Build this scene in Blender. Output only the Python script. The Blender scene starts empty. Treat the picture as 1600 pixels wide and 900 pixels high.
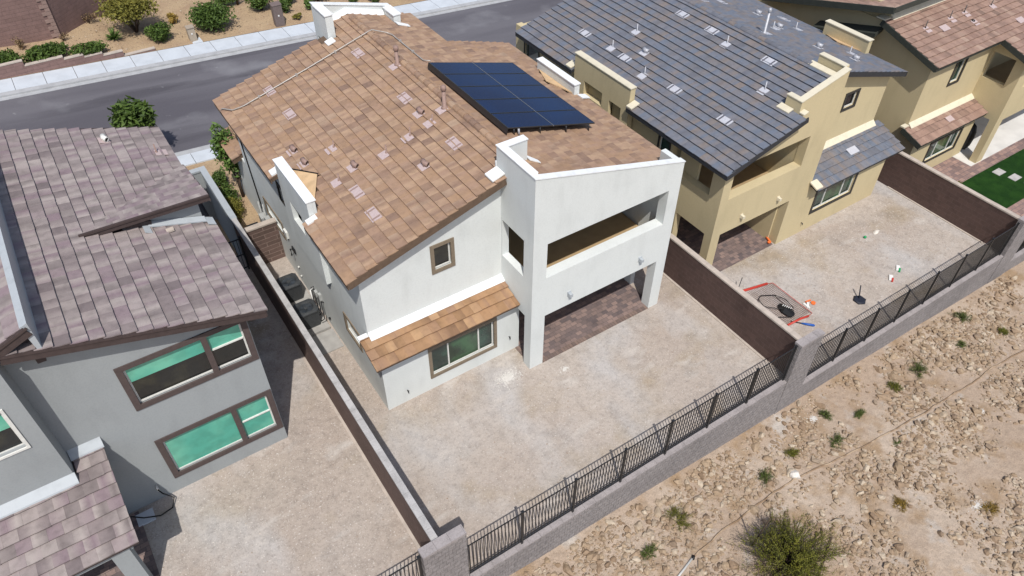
import bpy, bmesh, math, random
from mathutils import Vector, Matrix, noise as mn

# ------------------------------------------------------------------ camera, sky, sun
sc = bpy.context.scene
COL = sc.collection
cam = bpy.data.cameras.new("camera"); cam.sensor_width = 36; cam.lens = 1172.59/1600*36
cam.clip_start = .1; cam.clip_end = 1500
co = bpy.data.objects.new("camera", cam); COL.objects.link(co)
yaw, pitch, roll = -0.589098, -0.770949, 0.00577
fw = Vector((-math.sin(yaw)*math.cos(pitch), math.cos(yaw)*math.cos(pitch), math.sin(pitch)))
rt = Vector((math.cos(yaw), math.sin(yaw), 0)); up = rt.cross(fw)
R_ = rt*math.cos(roll)+up*math.sin(roll); U_ = -rt*math.sin(roll)+up*math.cos(roll)
m = Matrix((R_, U_, -fw)).transposed().to_4x4(); m.translation = Vector((-4.940, -14.671, 20.182))
co.matrix_world = m; sc.camera = co

SUN = Vector((-.27, -.575, 1)).normalized()
el = math.asin(SUN.z)
w = bpy.data.worlds.new("World"); sc.world = w; w.use_nodes = True
nt = w.node_tree; bg = nt.nodes['Background']
sky = nt.nodes.new('ShaderNodeTexSky'); sky.sky_type = 'NISHITA'; sky.sun_disc = False
sky.sun_elevation = el; sky.sun_rotation = math.atan2(SUN.x, SUN.y); sky.altitude = 700; sky.dust_density = 3.0; sky.ozone_density = .6
nt.links.new(sky.outputs[0], bg.inputs[0]); bg.inputs[1].default_value = .13
sl = bpy.data.lights.new("sun", 'SUN'); sl.energy = 4.0; sl.angle = math.radians(.53); sl.color = (1, .955, .90)
so = bpy.data.objects.new("sun", sl); COL.objects.link(so); so.rotation_euler = (-SUN).to_track_quat('-Z', 'Y').to_euler()
sc.view_settings.view_transform = 'Standard'; sc.view_settings.look = 'None'
sc.view_settings.exposure = 0.06; sc.view_settings.gamma = 1
sc.render.resolution_x = 1024; sc.render.resolution_y = 576

rnd = random.Random(7)
V = Vector
# ------------------------------------------------------------------ materials
def mat(name, base, rough=.8, n=(), bump=(), spec=.3, metal=0, attr=None):
    """n: list of (scale, detail, colour, lo, hi, stretch) noise layers mixed over the base; bump: (scale, strength, dist)"""
    M = bpy.data.materials.new(name); M.use_nodes = True
    t = M.node_tree; N = t.nodes; L = t.links; b = N['Principled BSDF']
    b.inputs['Roughness'].default_value = rough; b.inputs['Metallic'].default_value = metal
    b.inputs['Specular IOR Level'].default_value = spec
    geo = N.new('ShaderNodeNewGeometry'); pos = geo.outputs['Position']
    def nz(scale, detail=3, stretch=None, dist=0):
        src = pos
        if stretch:
            mp = N.new('ShaderNodeMapping'); mp.inputs['Scale'].default_value = stretch; L.new(src, mp.inputs[0]); src = mp.outputs[0]
        x = N.new('ShaderNodeTexNoise'); x.inputs['Scale'].default_value = scale; x.inputs['Detail'].default_value = detail
        x.inputs['Distortion'].default_value = dist
        L.new(src, x.inputs['Vector']); return x.outputs['Fac']
    if attr:
        at = N.new('ShaderNodeAttribute'); at.attribute_name = 'rnd'; sep = N.new('ShaderNodeSeparateColor'); L.new(at.outputs['Color'], sep.inputs[0])
        rp = N.new('ShaderNodeValToRGB'); L.new(sep.outputs[0], rp.inputs[0]); e = rp.color_ramp.elements
        for i, c in enumerate(attr):
            p = i/(len(attr)-1)
            q = e[0] if i == 0 else (e[len(e)-1] if i == len(attr)-1 else e.new(p))
            q.position = p; q.color = (*c, 1)
        cur = rp.outputs[0]
    else:
        rgb = N.new('ShaderNodeRGB'); rgb.outputs[0].default_value = (*base, 1); cur = rgb.outputs[0]
    for ly in n:
        s, d, c, lo, hi = ly[:5]; st = ly[5] if len(ly) > 5 else None
        f = nz(s, d, st); mr = N.new('ShaderNodeMapRange'); L.new(f, mr.inputs[0]); mr.inputs[1].default_value = lo; mr.inputs[2].default_value = hi
        mr.clamp = True
        mx = N.new('ShaderNodeMix'); mx.data_type = 'RGBA'; L.new(mr.outputs[0], mx.inputs[0]); L.new(cur, mx.inputs[6])
        if isinstance(c, (int, float)):
            mx.blend_type = 'MULTIPLY'; mx.inputs[7].default_value = (c, c, c, 1)
        else: mx.inputs[7].default_value = (*c, 1)
        cur = mx.outputs[2]
    L.new(cur, b.inputs['Base Color'])
    prev = None
    for s, st, di in bump:
        bp_ = N.new('ShaderNodeBump'); bp_.inputs['Strength'].default_value = st; bp_.inputs['Distance'].default_value = di
        L.new(nz(s, 4), bp_.inputs['Height'])
        if prev: L.new(prev, bp_.inputs['Normal'])
        prev = bp_.outputs[0]
    if prev: L.new(prev, b.inputs['Normal'])
    M['_'] = 1
    return M

def brickmat(name, c1, c2, mortar, bw, bh, axes='XZ', msize=.01, rough=.9, noise_=(), bumpd=.01, grain=(30, .4, .01), bias=0, off=.5, fdist=.35):
    M = mat(name, c1, rough, (), ())
    t = M.node_tree; N = t.nodes; L = t.links; b = N['Principled BSDF']
    geo = N.new('ShaderNodeNewGeometry'); sp = N.new('ShaderNodeSeparateXYZ'); L.new(geo.outputs['Position'], sp.inputs[0])
    cb = N.new('ShaderNodeCombineXYZ')
    if axes == 'W':   # horizontal run = x + y, height = z
        ad = N.new('ShaderNodeMath'); L.new(sp.outputs[0], ad.inputs[0]); L.new(sp.outputs[1], ad.inputs[1])
        L.new(ad.outputs[0], cb.inputs[0]); L.new(sp.outputs[2], cb.inputs[1])
    else:
        L.new(sp.outputs['XYZ'.index(axes[0])], cb.inputs[0]); L.new(sp.outputs['XYZ'.index(axes[1])], cb.inputs[1])
    br = N.new('ShaderNodeTexBrick'); L.new(cb.outputs[0], br.inputs['Vector'])
    br.inputs['Color1'].default_value = (*c1, 1); br.inputs['Color2'].default_value = (*c2, 1); br.inputs['Mortar'].default_value = (*mortar, 1)
    br.inputs['Scale'].default_value = 1; br.inputs['Mortar Size'].default_value = msize; br.inputs['Mortar Smooth'].default_value = .3
    br.inputs['Brick Width'].default_value = bw; br.inputs['Row Height'].default_value = bh; br.inputs['Bias'].default_value = bias; br.offset = off
    cur = br.outputs[0]
    for s, d, c, lo, hi in noise_:
        x = N.new('ShaderNodeTexNoise'); x.inputs['Scale'].default_value = s; x.inputs['Detail'].default_value = d; L.new(geo.outputs['Position'], x.inputs['Vector'])
        mr = N.new('ShaderNodeMapRange'); L.new(x.outputs[0], mr.inputs[0]); mr.inputs[1].default_value = lo; mr.inputs[2].default_value = hi
        mx = N.new('ShaderNodeMix'); mx.data_type = 'RGBA'; L.new(mr.outputs[0], mx.inputs[0]); L.new(cur, mx.inputs[6])
        if isinstance(c, (int, float)): mx.blend_type = 'MULTIPLY'; mx.inputs[7].default_value = (c, c, c, 1)
        else: mx.inputs[7].default_value = (*c, 1)
        cur = mx.outputs[2]
    L.new(cur, b.inputs['Base Color'])
    x = N.new('ShaderNodeTexNoise'); x.inputs['Scale'].default_value = grain[0]; x.inputs['Detail'].default_value = 4; L.new(geo.outputs['Position'], x.inputs['Vector'])
    b1 = N.new('ShaderNodeBump'); b1.inputs['Strength'].default_value = grain[1]; b1.inputs['Distance'].default_value = grain[2]; L.new(x.outputs[0], b1.inputs['Height'])
    iv = N.new('ShaderNodeMath'); iv.operation = 'SUBTRACT'; iv.inputs[0].default_value = 1; L.new(br.outputs['Fac'], iv.inputs[1])
    b2 = N.new('ShaderNodeBump'); b2.inputs['Strength'].default_value = .8; b2.inputs['Distance'].default_value = bumpd; L.new(iv.outputs[0], b2.inputs['Height']); L.new(b1.outputs[0], b2.inputs['Normal'])
    L.new(b2.outputs[0], b.inputs['Normal'])
    return M

def stucco(name, c, dark=.82):
    return mat(name, c, .9, [(.45, 4, dark, .5, .8), (2.5, 3, .93, .5, .75, (1, 1, .35)), (25, 2, .94, .45, .7)], [(90, .35, .004), (14, .2, .006)], spec=.2)
M = {}
M['white_stucco'] = stucco('white_stucco', (.63, .66, .645), .88)
M['grey_stucco'] = stucco('grey_stucco', (.30, .32, .325), .9)
M['yellow_stucco'] = stucco('yellow_stucco', (.54, .455, .28), .9)
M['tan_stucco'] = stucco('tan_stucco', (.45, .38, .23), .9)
M['cream_stucco'] = mat('cream_stucco', (.58, .41, .24), .9, [(3, 3, .8, .4, .7)], [(60, .3, .004)])
M['flash_white'] = mat('flash_white', (.74, .76, .76), .5, [(4, 3, .85, .5, .8)], [], spec=.4)
M['flash_cream'] = mat('flash_cream', (.62, .57, .44), .5, [(4, 3, .85, .5, .8)], [])
M['flash_yellow'] = mat('flash_yellow', (.55, .46, .27), .6, [(4, 3, .85, .5, .8)], [])
M['flash_grey'] = mat('flash_grey', (.37, .40, .42), .45, [(4, 3, .85, .5, .8)], [])
M['tile_tan'] = mat('tile_tan', 0, .78, [(6, 4, .84, .45, .7), (60, 2, .9, .4, .7), (.8, 3, .92, .5, .7)], [(120, .4, .002), (10, .3, .006)], spec=.35,
    attr=[(.23, .15, .11), (.30, .195, .13), (.35, .225, .14), (.33, .215, .15), (.405, .275, .18), (.265, .17, .12), (.375, .265, .185)])
M['tile_pent'] = mat('tile_pent', 0, .7, [(6, 4, .84, .45, .7), (60, 2, .9, .4, .7)], [(120, .4, .002)], spec=.4,
    attr=[(.20, .115, .065), (.28, .165, .085), (.34, .20, .105), (.28, .17, .105), (.40, .25, .135), (.23, .135, .08)])
M['tile_slate'] = mat('tile_slate', 0, .7, [(6, 4, .82, .45, .7), (60, 2, .88, .4, .7)], [(120, .4, .002), (10, .3, .006)], spec=.45,
    attr=[(.125, .13, .15), (.145, .155, .185), (.175, .165, .17), (.13, .155, .20), (.17, .175, .20), (.20, .17, .155), (.14, .145, .165)])
M['tile_taupe'] = mat('tile_taupe', 0, .8, [(5, 4, .80, .45, .7), (60, 2, .9, .4, .7)], [(120, .4, .002), (10, .3, .006)], spec=.3,
    attr=[(.17, .14, .14), (.24, .20, .195), (.32, .275, .26), (.225, .17, .185), (.355, .31, .29), (.19, .16, .155), (.28, .24, .23)])
M['tile_terra'] = mat('tile_terra', 0, .8, [(6, 4, .84, .45, .7), (60, 2, .9, .4, .7)], [(120, .4, .002), (10, .3, .006)], spec=.3,
    attr=[(.20, .135, .105), (.29, .19, .15), (.34, .225, .175), (.25, .16, .125), (.38, .27, .21)])
M['fascia_brown'] = mat('fascia_brown', (.125, .085, .058), .7, [(8, 3, .8, .4, .7)], [(30, .2, .004)])
M['fascia_dark'] = mat('fascia_dark', (.035, .037, .042), .6, [(8, 3, .8, .4, .7)], [])
M['fascia_umber'] = mat('fascia_umber', (.065, .047, .044), .65, [(8, 3, .8, .4, .7)], [])
M['fascia_green'] = mat('fascia_green', (.045, .05, .042), .65, [(8, 3, .8, .4, .7)], [])
M['vent_pink'] = mat('vent_pink', (.46, .37, .36), .65, [(20, 3, .85, .4, .7)], [])
M['vent_slot'] = mat('vent_slot', (.27, .19, .17), .7)
M['vent_white'] = mat('vent_white', (.46, .47, .51), .6, [(20, 3, .85, .4, .7)], [])
M['vent_slot_grey'] = mat('vent_slot_grey', (.09, .09, .11), .6)
M['pipe_brown'] = mat('pipe_brown', (.28, .19, .16), .6, [(12, 3, .8, .4, .7)], [])
M['pipe_grey'] = mat('pipe_grey', (.42, .43, .46), .45, [(12, 3, .8, .4, .7)], [], metal=.2)
M['conduit'] = mat('conduit', (.42, .40, .37), .45, [(12, 3, .8, .4, .7)], [], metal=.3)
M['glass'] = mat('glass', (.012, .03, .027), .04, [(1.3, 3, (.03, .085, .06), .45, .7)], [], spec=.8)
M['glass_green'] = mat('glass_green', (.012, .03, .018), .06, [(1.1, 4, (.035, .10, .045), .44, .62)], [], spec=.8)  # dark green glass; the lighter green mottling paints in a reflection of trees
M['glass_dark'] = mat('glass_dark', (.010, .012, .012), .06, [(2, 3, (.03, .03, .02), .5, .7)], [], spec=.7)
M['blind_green'] = mat('blind_green', (.075, .36, .27), .12, [(.8, 3, (.15, .46, .33), .4, .65), (3, 2, .85, .45, .65)], [], spec=.6)
M['frame_white'] = mat('frame_white', (.66, .66, .62), .45, [(9, 2, .9, .4, .7)], [])
M['trim_bronze'] = mat('trim_bronze', (.20, .16, .115), .7, [(12, 3, .85, .4, .7)], [(60, .3, .003)])
M['trim_umber'] = mat('trim_umber', (.085, .064, .06), .7, [(12, 3, .85, .4, .7)], [(60, .3, .003)])
M['trim_dark'] = mat('trim_dark', (.045, .042, .038), .6, [(12, 3, .85, .4, .7)], [])
M['black_metal'] = mat('black_metal', (.017, .018, .02), .42, [(15, 3, .7, .4, .7)], [], spec=.5, metal=.0)
M['cell_blue'] = mat('cell_blue', (.001, .013, .065), .22, [(.5, 2, (.002, .008, .045), .35, .65)], [], spec=.15)
M['panel_frame'] = mat('panel_frame', (.02, .02, .022), .35, spec=.6)
M['panel_gap'] = mat('panel_gap', (.26, .28, .33), .4, metal=.2)
M['concrete'] = mat('concrete', (.52, .56, .60), .85, [(1.5, 5, .88, .4, .7), (40, 3, .92, .4, .7)], [(60, .3, .003)])
M['concrete_gutter'] = mat('concrete_gutter', (.40, .41, .42), .85, [(2.5, 5, .82, .4, .7), (40, 3, .9, .4, .7)], [(60, .3, .003)])
M['concrete_pad'] = mat('concrete_pad', (.36, .35, .33), .85, [(3, 5, .8, .4, .7)], [(60, .3, .003)])
M['slab_white'] = mat('slab_white', (.62, .61, .58), .85, [(1.2, 5, .84, .4, .7)], [(60, .3, .003)])
M['asphalt'] = mat('asphalt', (.095, .09, .104), .8, [(.5, 4, (.14, .135, .15), .40, .62, (.10, .75, 1)), (.7, 5, (.082, .078, .09), .54, .66, (.09, .9, 1)), (.22, 5, (.23, .23, .245), .57, .74), (2.5, 6, (.25, .25, .26), .70, .80), (60, 3, .78, .45, .7), (180, 2, .8, .45, .7)], [(200, .5, .003)], spec=.35)
YA = [(.22, 6, (.42, .37, .325), .40, .62), (.35, 5, (.345, .285, .215), .52, .68, (1, 1.4, 1)), (.30, 6, (.43, .405, .385), .50, .68, (1.3, .8, 1)), (1.1, 7, (.48, .44, .40), .58, .74, (.6, 1.4, 1)), (.9, 7, .86, .56, .72), (3.2, 6, .88, .47, .66), (11, 5, .85, .5, .66), (32, 3, .80, .54, .66), (20, 5, (.55, .51, .465), .62, .69)]
M['yard_dirt'] = mat('yard_dirt', (.375, .318, .272), .95, YA, [(40, .4, .008), (5, .6, .04)], spec=.15)
M['side_dirt'] = mat('side_dirt', (.30, .20, .12), .95, [(1.3, 5, (.40, .28, .18), .42, .65), (20, 4, .8, .45, .7)], [(45, .7, .015), (7, .5, .03)], spec=.15)
M['desert'] = mat('desert', (.39, .30, .225), .95, [(.35, 6, (.46, .375, .295), .45, .62), (1.0, 6, (.33, .235, .15), .5, .66), (.9, 5, (.47, .425, .375), .60, .72), (5, 5, .85, .45, .7), (30, 4, .75, .48, .68), (40, 3, (.55, .49, .41), .66, .76)], [(35, .8, .02), (5, .7, .06)], spec=.1)
M['garden_dirt'] = mat('garden_dirt', (.40, .295, .185), .95, [(.8, 5, (.34, .24, .155), .45, .65), (12, 4, .78, .45, .68), (35, 3, (.55, .42, .28), .6, .7)], [(30, .9, .03)], spec=.1)
M['rock'] = mat('rock', 0, .9, [(9, 4, .75, .4, .7)], [(30, .5, .01)], spec=.2, attr=[(.25, .175, .115), (.33, .24, .16), (.39, .295, .20), (.30, .22, .145), (.50, .42, .32), (.22, .155, .105)])
M['rock_pale'] = mat('rock_pale', 0, .9, [], [], spec=.2, attr=[(.30, .24, .19), (.40, .33, .27), (.52, .46, .40), (.36, .29, .23), (.24, .18, .14)])
M['rock_white'] = mat('rock_white', (.66, .62, .56), .9, [(9, 4, .8, .4, .7)], [(20, .5, .02)])
M['lawn'] = mat('lawn', (.013, .045, .009), .95, [(2, 5, (.022, .068, .012), .4, .65), (60, 3, .6, .4, .7)], [(150, 1, .02)], spec=.1)
BN = [(.9, 5, .84, .45, .7), (6, 4, .85, .45, .7)]
M['block_brown'] = brickmat('block_brown', (.105, .066, .056), (.088, .056, .048), (.13, .09, .078), .4, .2, 'W', .006, noise_=BN, bumpd=.004, grain=(50, .3, .004))
M['block_brown_light'] = brickmat('block_brown_light', (.135, .088, .074), (.115, .076, .064), (.18, .13, .11), .4, .2, 'W', .008, noise_=BN, bumpd=.004, grain=(50, .3, .004))
M['block_far'] = brickmat('block_far', (.225, .145, .13), (.20, .13, .115), (.17, .11, .10), .8, .2, 'W', .012, noise_=BN, bumpd=.004)
M['block_quoin'] = mat('block_quoin', (.27, .19, .165), .9, [(3, 4, .85, .4, .7)])
M['block_gate'] = brickmat('block_gate', (.15, .10, .085), (.11, .075, .062), (.26, .19, .16), .9, .2, 'W', .014, noise_=BN, bumpd=.006)
M['block_split'] = brickmat('block_split', (.30, .278, .272), (.262, .242, .238), (.18, .165, .16), .2, .2, 'XZ', .007, noise_=[(.7, 5, .82, .45, .7), (9, 5, .75, .45, .68)], bumpd=.012, grain=(18, .9, .035))
M['split_cap'] = mat('split_cap', (.33, .30, .295), .9, [(3, 5, .8, .42, .66), (25, 4, .8, .45, .7)], [(40, .5, .01)])
M['cap_grey'] = mat('cap_grey', (.44, .43, .42), .9, [(3.5, 5, .78, .42, .66), (30, 3, .85, .4, .7)], [(50, .4, .004)])
M['cap_tan'] = mat('cap_tan', (.46, .40, .345), .9, [(3.5, 5, .82, .42, .66)], [(50, .4, .004)])
PV = [(1.3, 4, .8, .45, .7), (20, 4, .85, .45, .7)]
M['paver'] = brickmat('paver', (.27, .195, .17), (.125, .10, .10), (.13, .105, .10), .24, .16, 'XY', .008, noise_=PV, bumpd=.004)
M['paver_edge'] = brickmat('paver_edge', (.24, .17, .14), (.14, .105, .095), (.10, .085, .075), .12, .3, 'XY', .008, noise_=PV, bumpd=.004)
M['paver_pink'] = brickmat('paver_pink', (.36, .24, .20), (.20, .14, .13), (.13, .11, .12), .3, .22, 'XY', .01, noise_=PV, bumpd=.004)
M['deck_tan'] = mat('deck_tan', (.40, .29, .16), .85, [(2, 4, .85, .4, .7)], [(60, .3, .003)])
M['ac_grey'] = mat('ac_grey', (.048, .052, .055), .55, [(9, 4, .8, .4, .7)], [(50, .3, .003)], spec=.4)
M['ac_dark'] = mat('ac_dark', (.02, .022, .024), .5)
M['pipe_earth'] = mat('pipe_earth', (.23, .155, .095), .8, [(3, 4, (.38, .29, .2), .45, .6)])
M['ac_fan'] = mat('ac_fan', (.045, .053, .062), .35, [(3, 3, .6, .4, .65)], [], spec=.5)
M['box_grey'] = mat('box_grey', (.38, .39, .38), .5, [(9, 4, .85, .4, .7)], [])
M['box_brown'] = mat('box_brown', (.16, .125, .115), .6, [(9, 4, .85, .4, .7)], [])
M['box_tan'] = mat('box_tan', (.33, .28, .22), .6, [(9, 4, .85, .4, .7)], [])
M['rubber'] = mat('rubber', (.012, .012, .013), .5)
M['bark'] = mat('bark', (.075, .052, .036), .9, [(20, 4, .7, .4, .7)], [(40, .5, .01)])
def leaf(name, cols): return mat(name, 0, .65, [], [], spec=.3, attr=cols)
M['leaf_deep'] = leaf('leaf_deep', [(.022, .042, .008), (.045, .082, .014), (.078, .125, .022), (.032, .058, .011)])
M['leaf_olive'] = leaf('leaf_olive', [(.06, .065, .012), (.12, .12, .02), (.19, .17, .03), (.09, .085, .018)])
M['leaf_bright'] = leaf('leaf_bright', [(.045, .085, .016), (.085, .15, .03), (.14, .22, .05)])
M['leaf_dry'] = leaf('leaf_dry', [(.14, .09, .045), (.22, .15, .08), (.10, .07, .035)])
M['leaf_gold'] = leaf('leaf_gold', [(.16, .10, .02), (.28, .18, .03), (.34, .26, .08)])
M['leaf_creosote'] = leaf('leaf_creosote', [(.045, .055, .009), (.10, .11, .014), (.185, .185, .022), (.29, .27, .035)])
M['leaf_bush'] = leaf('leaf_bush', [(.035, .055, .012), (.07, .105, .02), (.12, .16, .035), (.16, .18, .05)])
M['plastic_red'] = mat('plastic_red', (.48, .05, .035), .4, [(9, 3, .85, .4, .7)])
M['plastic_orange'] = mat('plastic_orange', (.72, .16, .04), .4)
M['plastic_blue'] = mat('plastic_blue', (.01, .08, .34), .4)
M['plastic_green'] = mat('plastic_green', (.02, .28, .10), .4)
M['plastic_white'] = mat('plastic_white', (.68, .68, .66), .4)
M['net'] = mat('net', (.12, .06, .05), .8)
M['rubber_navy'] = mat('rubber_navy', (.02, .023, .035), .5)

# ------------------------------------------------------------------ helpers
def link(name, bm, m, parent=None, smooth=False):
    me = bpy.data.meshes.new(name); bm.to_mesh(me); bm.free()
    ms = m if isinstance(m, (list, tuple)) else [m]
    for x in ms: me.materials.append(M[x] if isinstance(x, str) else x)
    if smooth:
        for p in me.polygons: p.use_smooth = True
    o = bpy.data.objects.new(name, me); COL.objects.link(o)
    if parent: o.parent = parent; 
    return o
def tag(o, label, cat, group=None, kind=None):
    if label: o['label'] = label
    if cat: o['category'] = cat
    if group: o['group'] = group
    if kind: o['kind'] = kind
    return o
def struct(o): o['kind'] = 'structure'; return o
def empty(name, loc, label, cat, group=None):
    o = bpy.data.objects.new(name, None); o.location = loc; o.empty_display_size = .3; COL.objects.link(o)
    return tag(o, label, cat, group)
ROOT = {}
def under(root, o):            # parent keeping world coordinates
    o.parent = root
    if root.parent is None: o.matrix_parent_inverse = Matrix.Translation(-V(root.location))
    return o
def child(name, bm, m, root, smooth=False): return under(root, link(name, bm, m, None, smooth))
def B(): return bmesh.new()
def box(bm, x0, x1, y0, y1, z0, z1, mi=0):
    v = [bm.verts.new((x, y, z)) for z in (z0, z1) for x, y in ((x0, y0), (x1, y0), (x1, y1), (x0, y1))]
    for f in ((0, 3, 2, 1), (4, 5, 6, 7), (0, 1, 5, 4), (1, 2, 6, 5), (2, 3, 7, 6), (3, 0, 4, 7)):
        q = bm.faces.new([v[i] for i in f]); q.material_index = mi
    return bm
def hexa(bm, P, mi=0):   # 4 bottom pts (ccw from above) + 4 top pts
    v = [bm.verts.new(p) for p in P]
    for f in ((0, 3, 2, 1), (4, 5, 6, 7), (0, 1, 5, 4), (1, 2, 6, 5), (2, 3, 7, 6), (3, 0, 4, 7)):
        q = bm.faces.new([v[i] for i in f]); q.material_index = mi
    return bm
def slab(bm, q, t, mi=0):   # quad (ccw from above) with thickness t downwards
    return hexa(bm, [V(p)-V((0, 0, t)) for p in q]+[V(p) for p in q], mi)
def prism(bm, pts, d):      # planar polygon extruded along vector d
    a = [bm.verts.new(p) for p in pts]; b = [bm.verts.new(V(p)+V(d)) for p in pts]; n = len(pts)
    bm.faces.new(a); bm.faces.new(b[::-1])
    for i in range(n): bm.faces.new((a[i], b[i], b[(i+1) % n], a[(i+1) % n]))
    bmesh.ops.recalc_face_normals(bm, faces=bm.faces); return bm
def bar(bm, p, q, w, h, mi=0, upv=(0, 0, 1)):
    p, q = V(p), V(q); d = (q-p).normalized(); s = d.cross(V(upv))
    if s.length < 1e-3: s = d.cross(V((0, 1, 0)))
    s.normalize(); u = s.cross(d)
    P = [a+s*i*w/2+u*j*h/2 for j in (-1, 1) for a, i in ((p, -1), (p, 1), (q, 1), (q, -1))]
    v = [bm.verts.new(x) for x in P]
    for f in ((0, 3, 2, 1), (4, 5, 6, 7), (0, 1, 5, 4), (1, 2, 6, 5), (2, 3, 7, 6), (3, 0, 4, 7)):
        k = bm.faces.new([v[i] for i in f]); k.material_index = mi
    return bm
def tube(bm, pts, r, seg=8, mi=0, cap=True):
    pts = [V(p) for p in pts]; rs = r if isinstance(r, (list, tuple)) else [r]*len(pts); rings = []
    for i, p in enumerate(pts):
        d = (pts[min(i+1, len(pts)-1)]-pts[max(i-1, 0)]).normalized()
        s = d.cross(V((0, 0, 1)) if abs(d.z) < .95 else V((1, 0, 0))).normalized(); u = s.cross(d)
        rings.append([bm.verts.new(p+(s*math.cos(a)+u*math.sin(a))*rs[i]) for a in [k*2*math.pi/seg for k in range(seg)]])
    for a, b in zip(rings, rings[1:]):
        for k in range(seg):
            f = bm.faces.new((a[k], a[(k+1) % seg], b[(k+1) % seg], b[k])); f.material_index = mi; f.smooth = True
    if cap:
        for q in (rings[0][::-1], rings[-1]):
            f = bm.faces.new(q); f.material_index = mi
    return bm
def FR(face, pl):   # local (a,b,n) -> world; n points outwards
    return {'-y': lambda a, b, n=0: V((a, pl-n, b)), '-x': lambda a, b, n=0: V((pl-n, a, b)),
            '+x': lambda a, b, n=0: V((pl+n, a, b)), '+y': lambda a, b, n=0: V((a, pl+n, b))}[face]
def wall(bm, face, pl, th, out, holes=()):
    F = FR(face, pl); t = bmesh.new(); ed = []; loops = [list(out)]+[[(a0, b0), (a1, b0), (a1, b1), (a0, b1)] for a0, a1, b0, b1 in holes]
    for lp in loops:
        v = [t.verts.new((a, b, 0)) for a, b in lp]
        ed += [t.edges.new((v[i], v[(i+1) % len(v)])) for i in range(len(v))]
    bmesh.ops.triangle_fill(t, use_beauty=True, use_dissolve=False, edges=ed)
    tri = [[tuple(v.co[:2]) for v in f.verts] for f in t.faces]; t.free()
    vf = {}; vb = {}
    def g(d, k, n):
        k = (round(k[0], 4), round(k[1], 4))
        if k not in d: d[k] = bm.verts.new(F(k[0], k[1], n))
        return d[k]
    new = []
    for tr in tri:
        new.append(bm.faces.new([g(vf, k, 0) for k in tr])); new.append(bm.faces.new([g(vb, k, -th) for k in tr[::-1]]))
    for lp in loops:
        for i in range(len(lp)):
            k, l = lp[i], lp[(i+1) % len(lp)]
            new.append(bm.faces.new((g(vf, k, 0), g(vf, l, 0), g(vb, l, -th), g(vb, k, -th))))
    bmesh.ops.recalc_face_normals(bm, faces=new)
    return bm
def fbox(bm, F, a0, a1, b0, b1, n0, n1, mi=0):
    P = [F(a, b, n) for n in (n0, n1) for a, b in ((a0, b0), (a1, b0), (a1, b1), (a0, b1))]
    v = [bm.verts.new(x) for x in P]; fs = []
    for f in ((0, 3, 2, 1), (4, 5, 6, 7), (0, 1, 5, 4), (1, 2, 6, 5), (2, 3, 7, 6), (3, 0, 4, 7)):
        k = bm.faces.new([v[i] for i in f]); k.material_index = mi; fs.append(k)
    bmesh.ops.recalc_face_normals(bm, faces=fs); return bm
def window(root, face, pl, a0, a1, b0, b1, trim='trim_bronze', tw=.11, panes=((0, 1, 'glass'),), name='window', sill=True, fr='frame_white'):
    """trim outside the hole; a white frame and panes set back inside it"""
    F = FR(face, pl); bm = B()
    fbox(bm, F, a0, a1, b0, b0+tw, -.02, .035); fbox(bm, F, a0, a1, b1-tw, b1, -.02, .035)
    fbox(bm, F, a0, a0+tw, b0+tw, b1-tw, -.02, .035); fbox(bm, F, a1-tw, a1, b0+tw, b1-tw, -.02, .035)
    W = child(name, bm, trim, root); A0, A1, B0, B1 = a0+tw, a1-tw, b0+tw, b1-tw; fw_ = .045
    bm = B()
    fbox(bm, F, A0, A1, B0, B0+fw_+.01, -.10, -.062); fbox(bm, F, A0, A1, B1-fw_, B1, -.10, -.062)
    fbox(bm, F, A0, A0+fw_, B0+fw_+.01, B1-fw_, -.10, -.062); fbox(bm, F, A1-fw_, A1, B0+fw_+.01, B1-fw_, -.10, -.062)
    for p in panes[:-1]:
        x = A0+(A1-A0)*p[1]; fbox(bm, F, x-.022, x+.022, B0+fw_+.01, B1-fw_, -.099, -.055)
    f = child('frame', bm, fr, root); f.parent = W; f.matrix_parent_inverse = root.matrix_parent_inverse.copy() if False else Matrix.Identity(4)
    W_fix(f, root, W)
    for p in panes:
        x0, x1 = A0+(A1-A0)*p[0]+.03, A0+(A1-A0)*p[1]-.03
        bm = B(); fbox(bm, F, x0, x1, B0+.03, B1-.03, -.12, -.085); q = child('pane', bm, p[2], root); W_fix(q, root, W)
        if len(p) > 3:
            bb = B(); fbox(bb, F, x0+.015, x1-.015, B0+(B1-B0)*p[3], B1-.045, -.084, -.078); q = child('blind', bb, p[4], root); W_fix(q, root, W)
    return W
def W_fix(o, root, W):  # grandchild: geometry is in world coordinates, root only translated
    o.parent = W; o.matrix_parent_inverse = Matrix.Identity(4)
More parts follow.
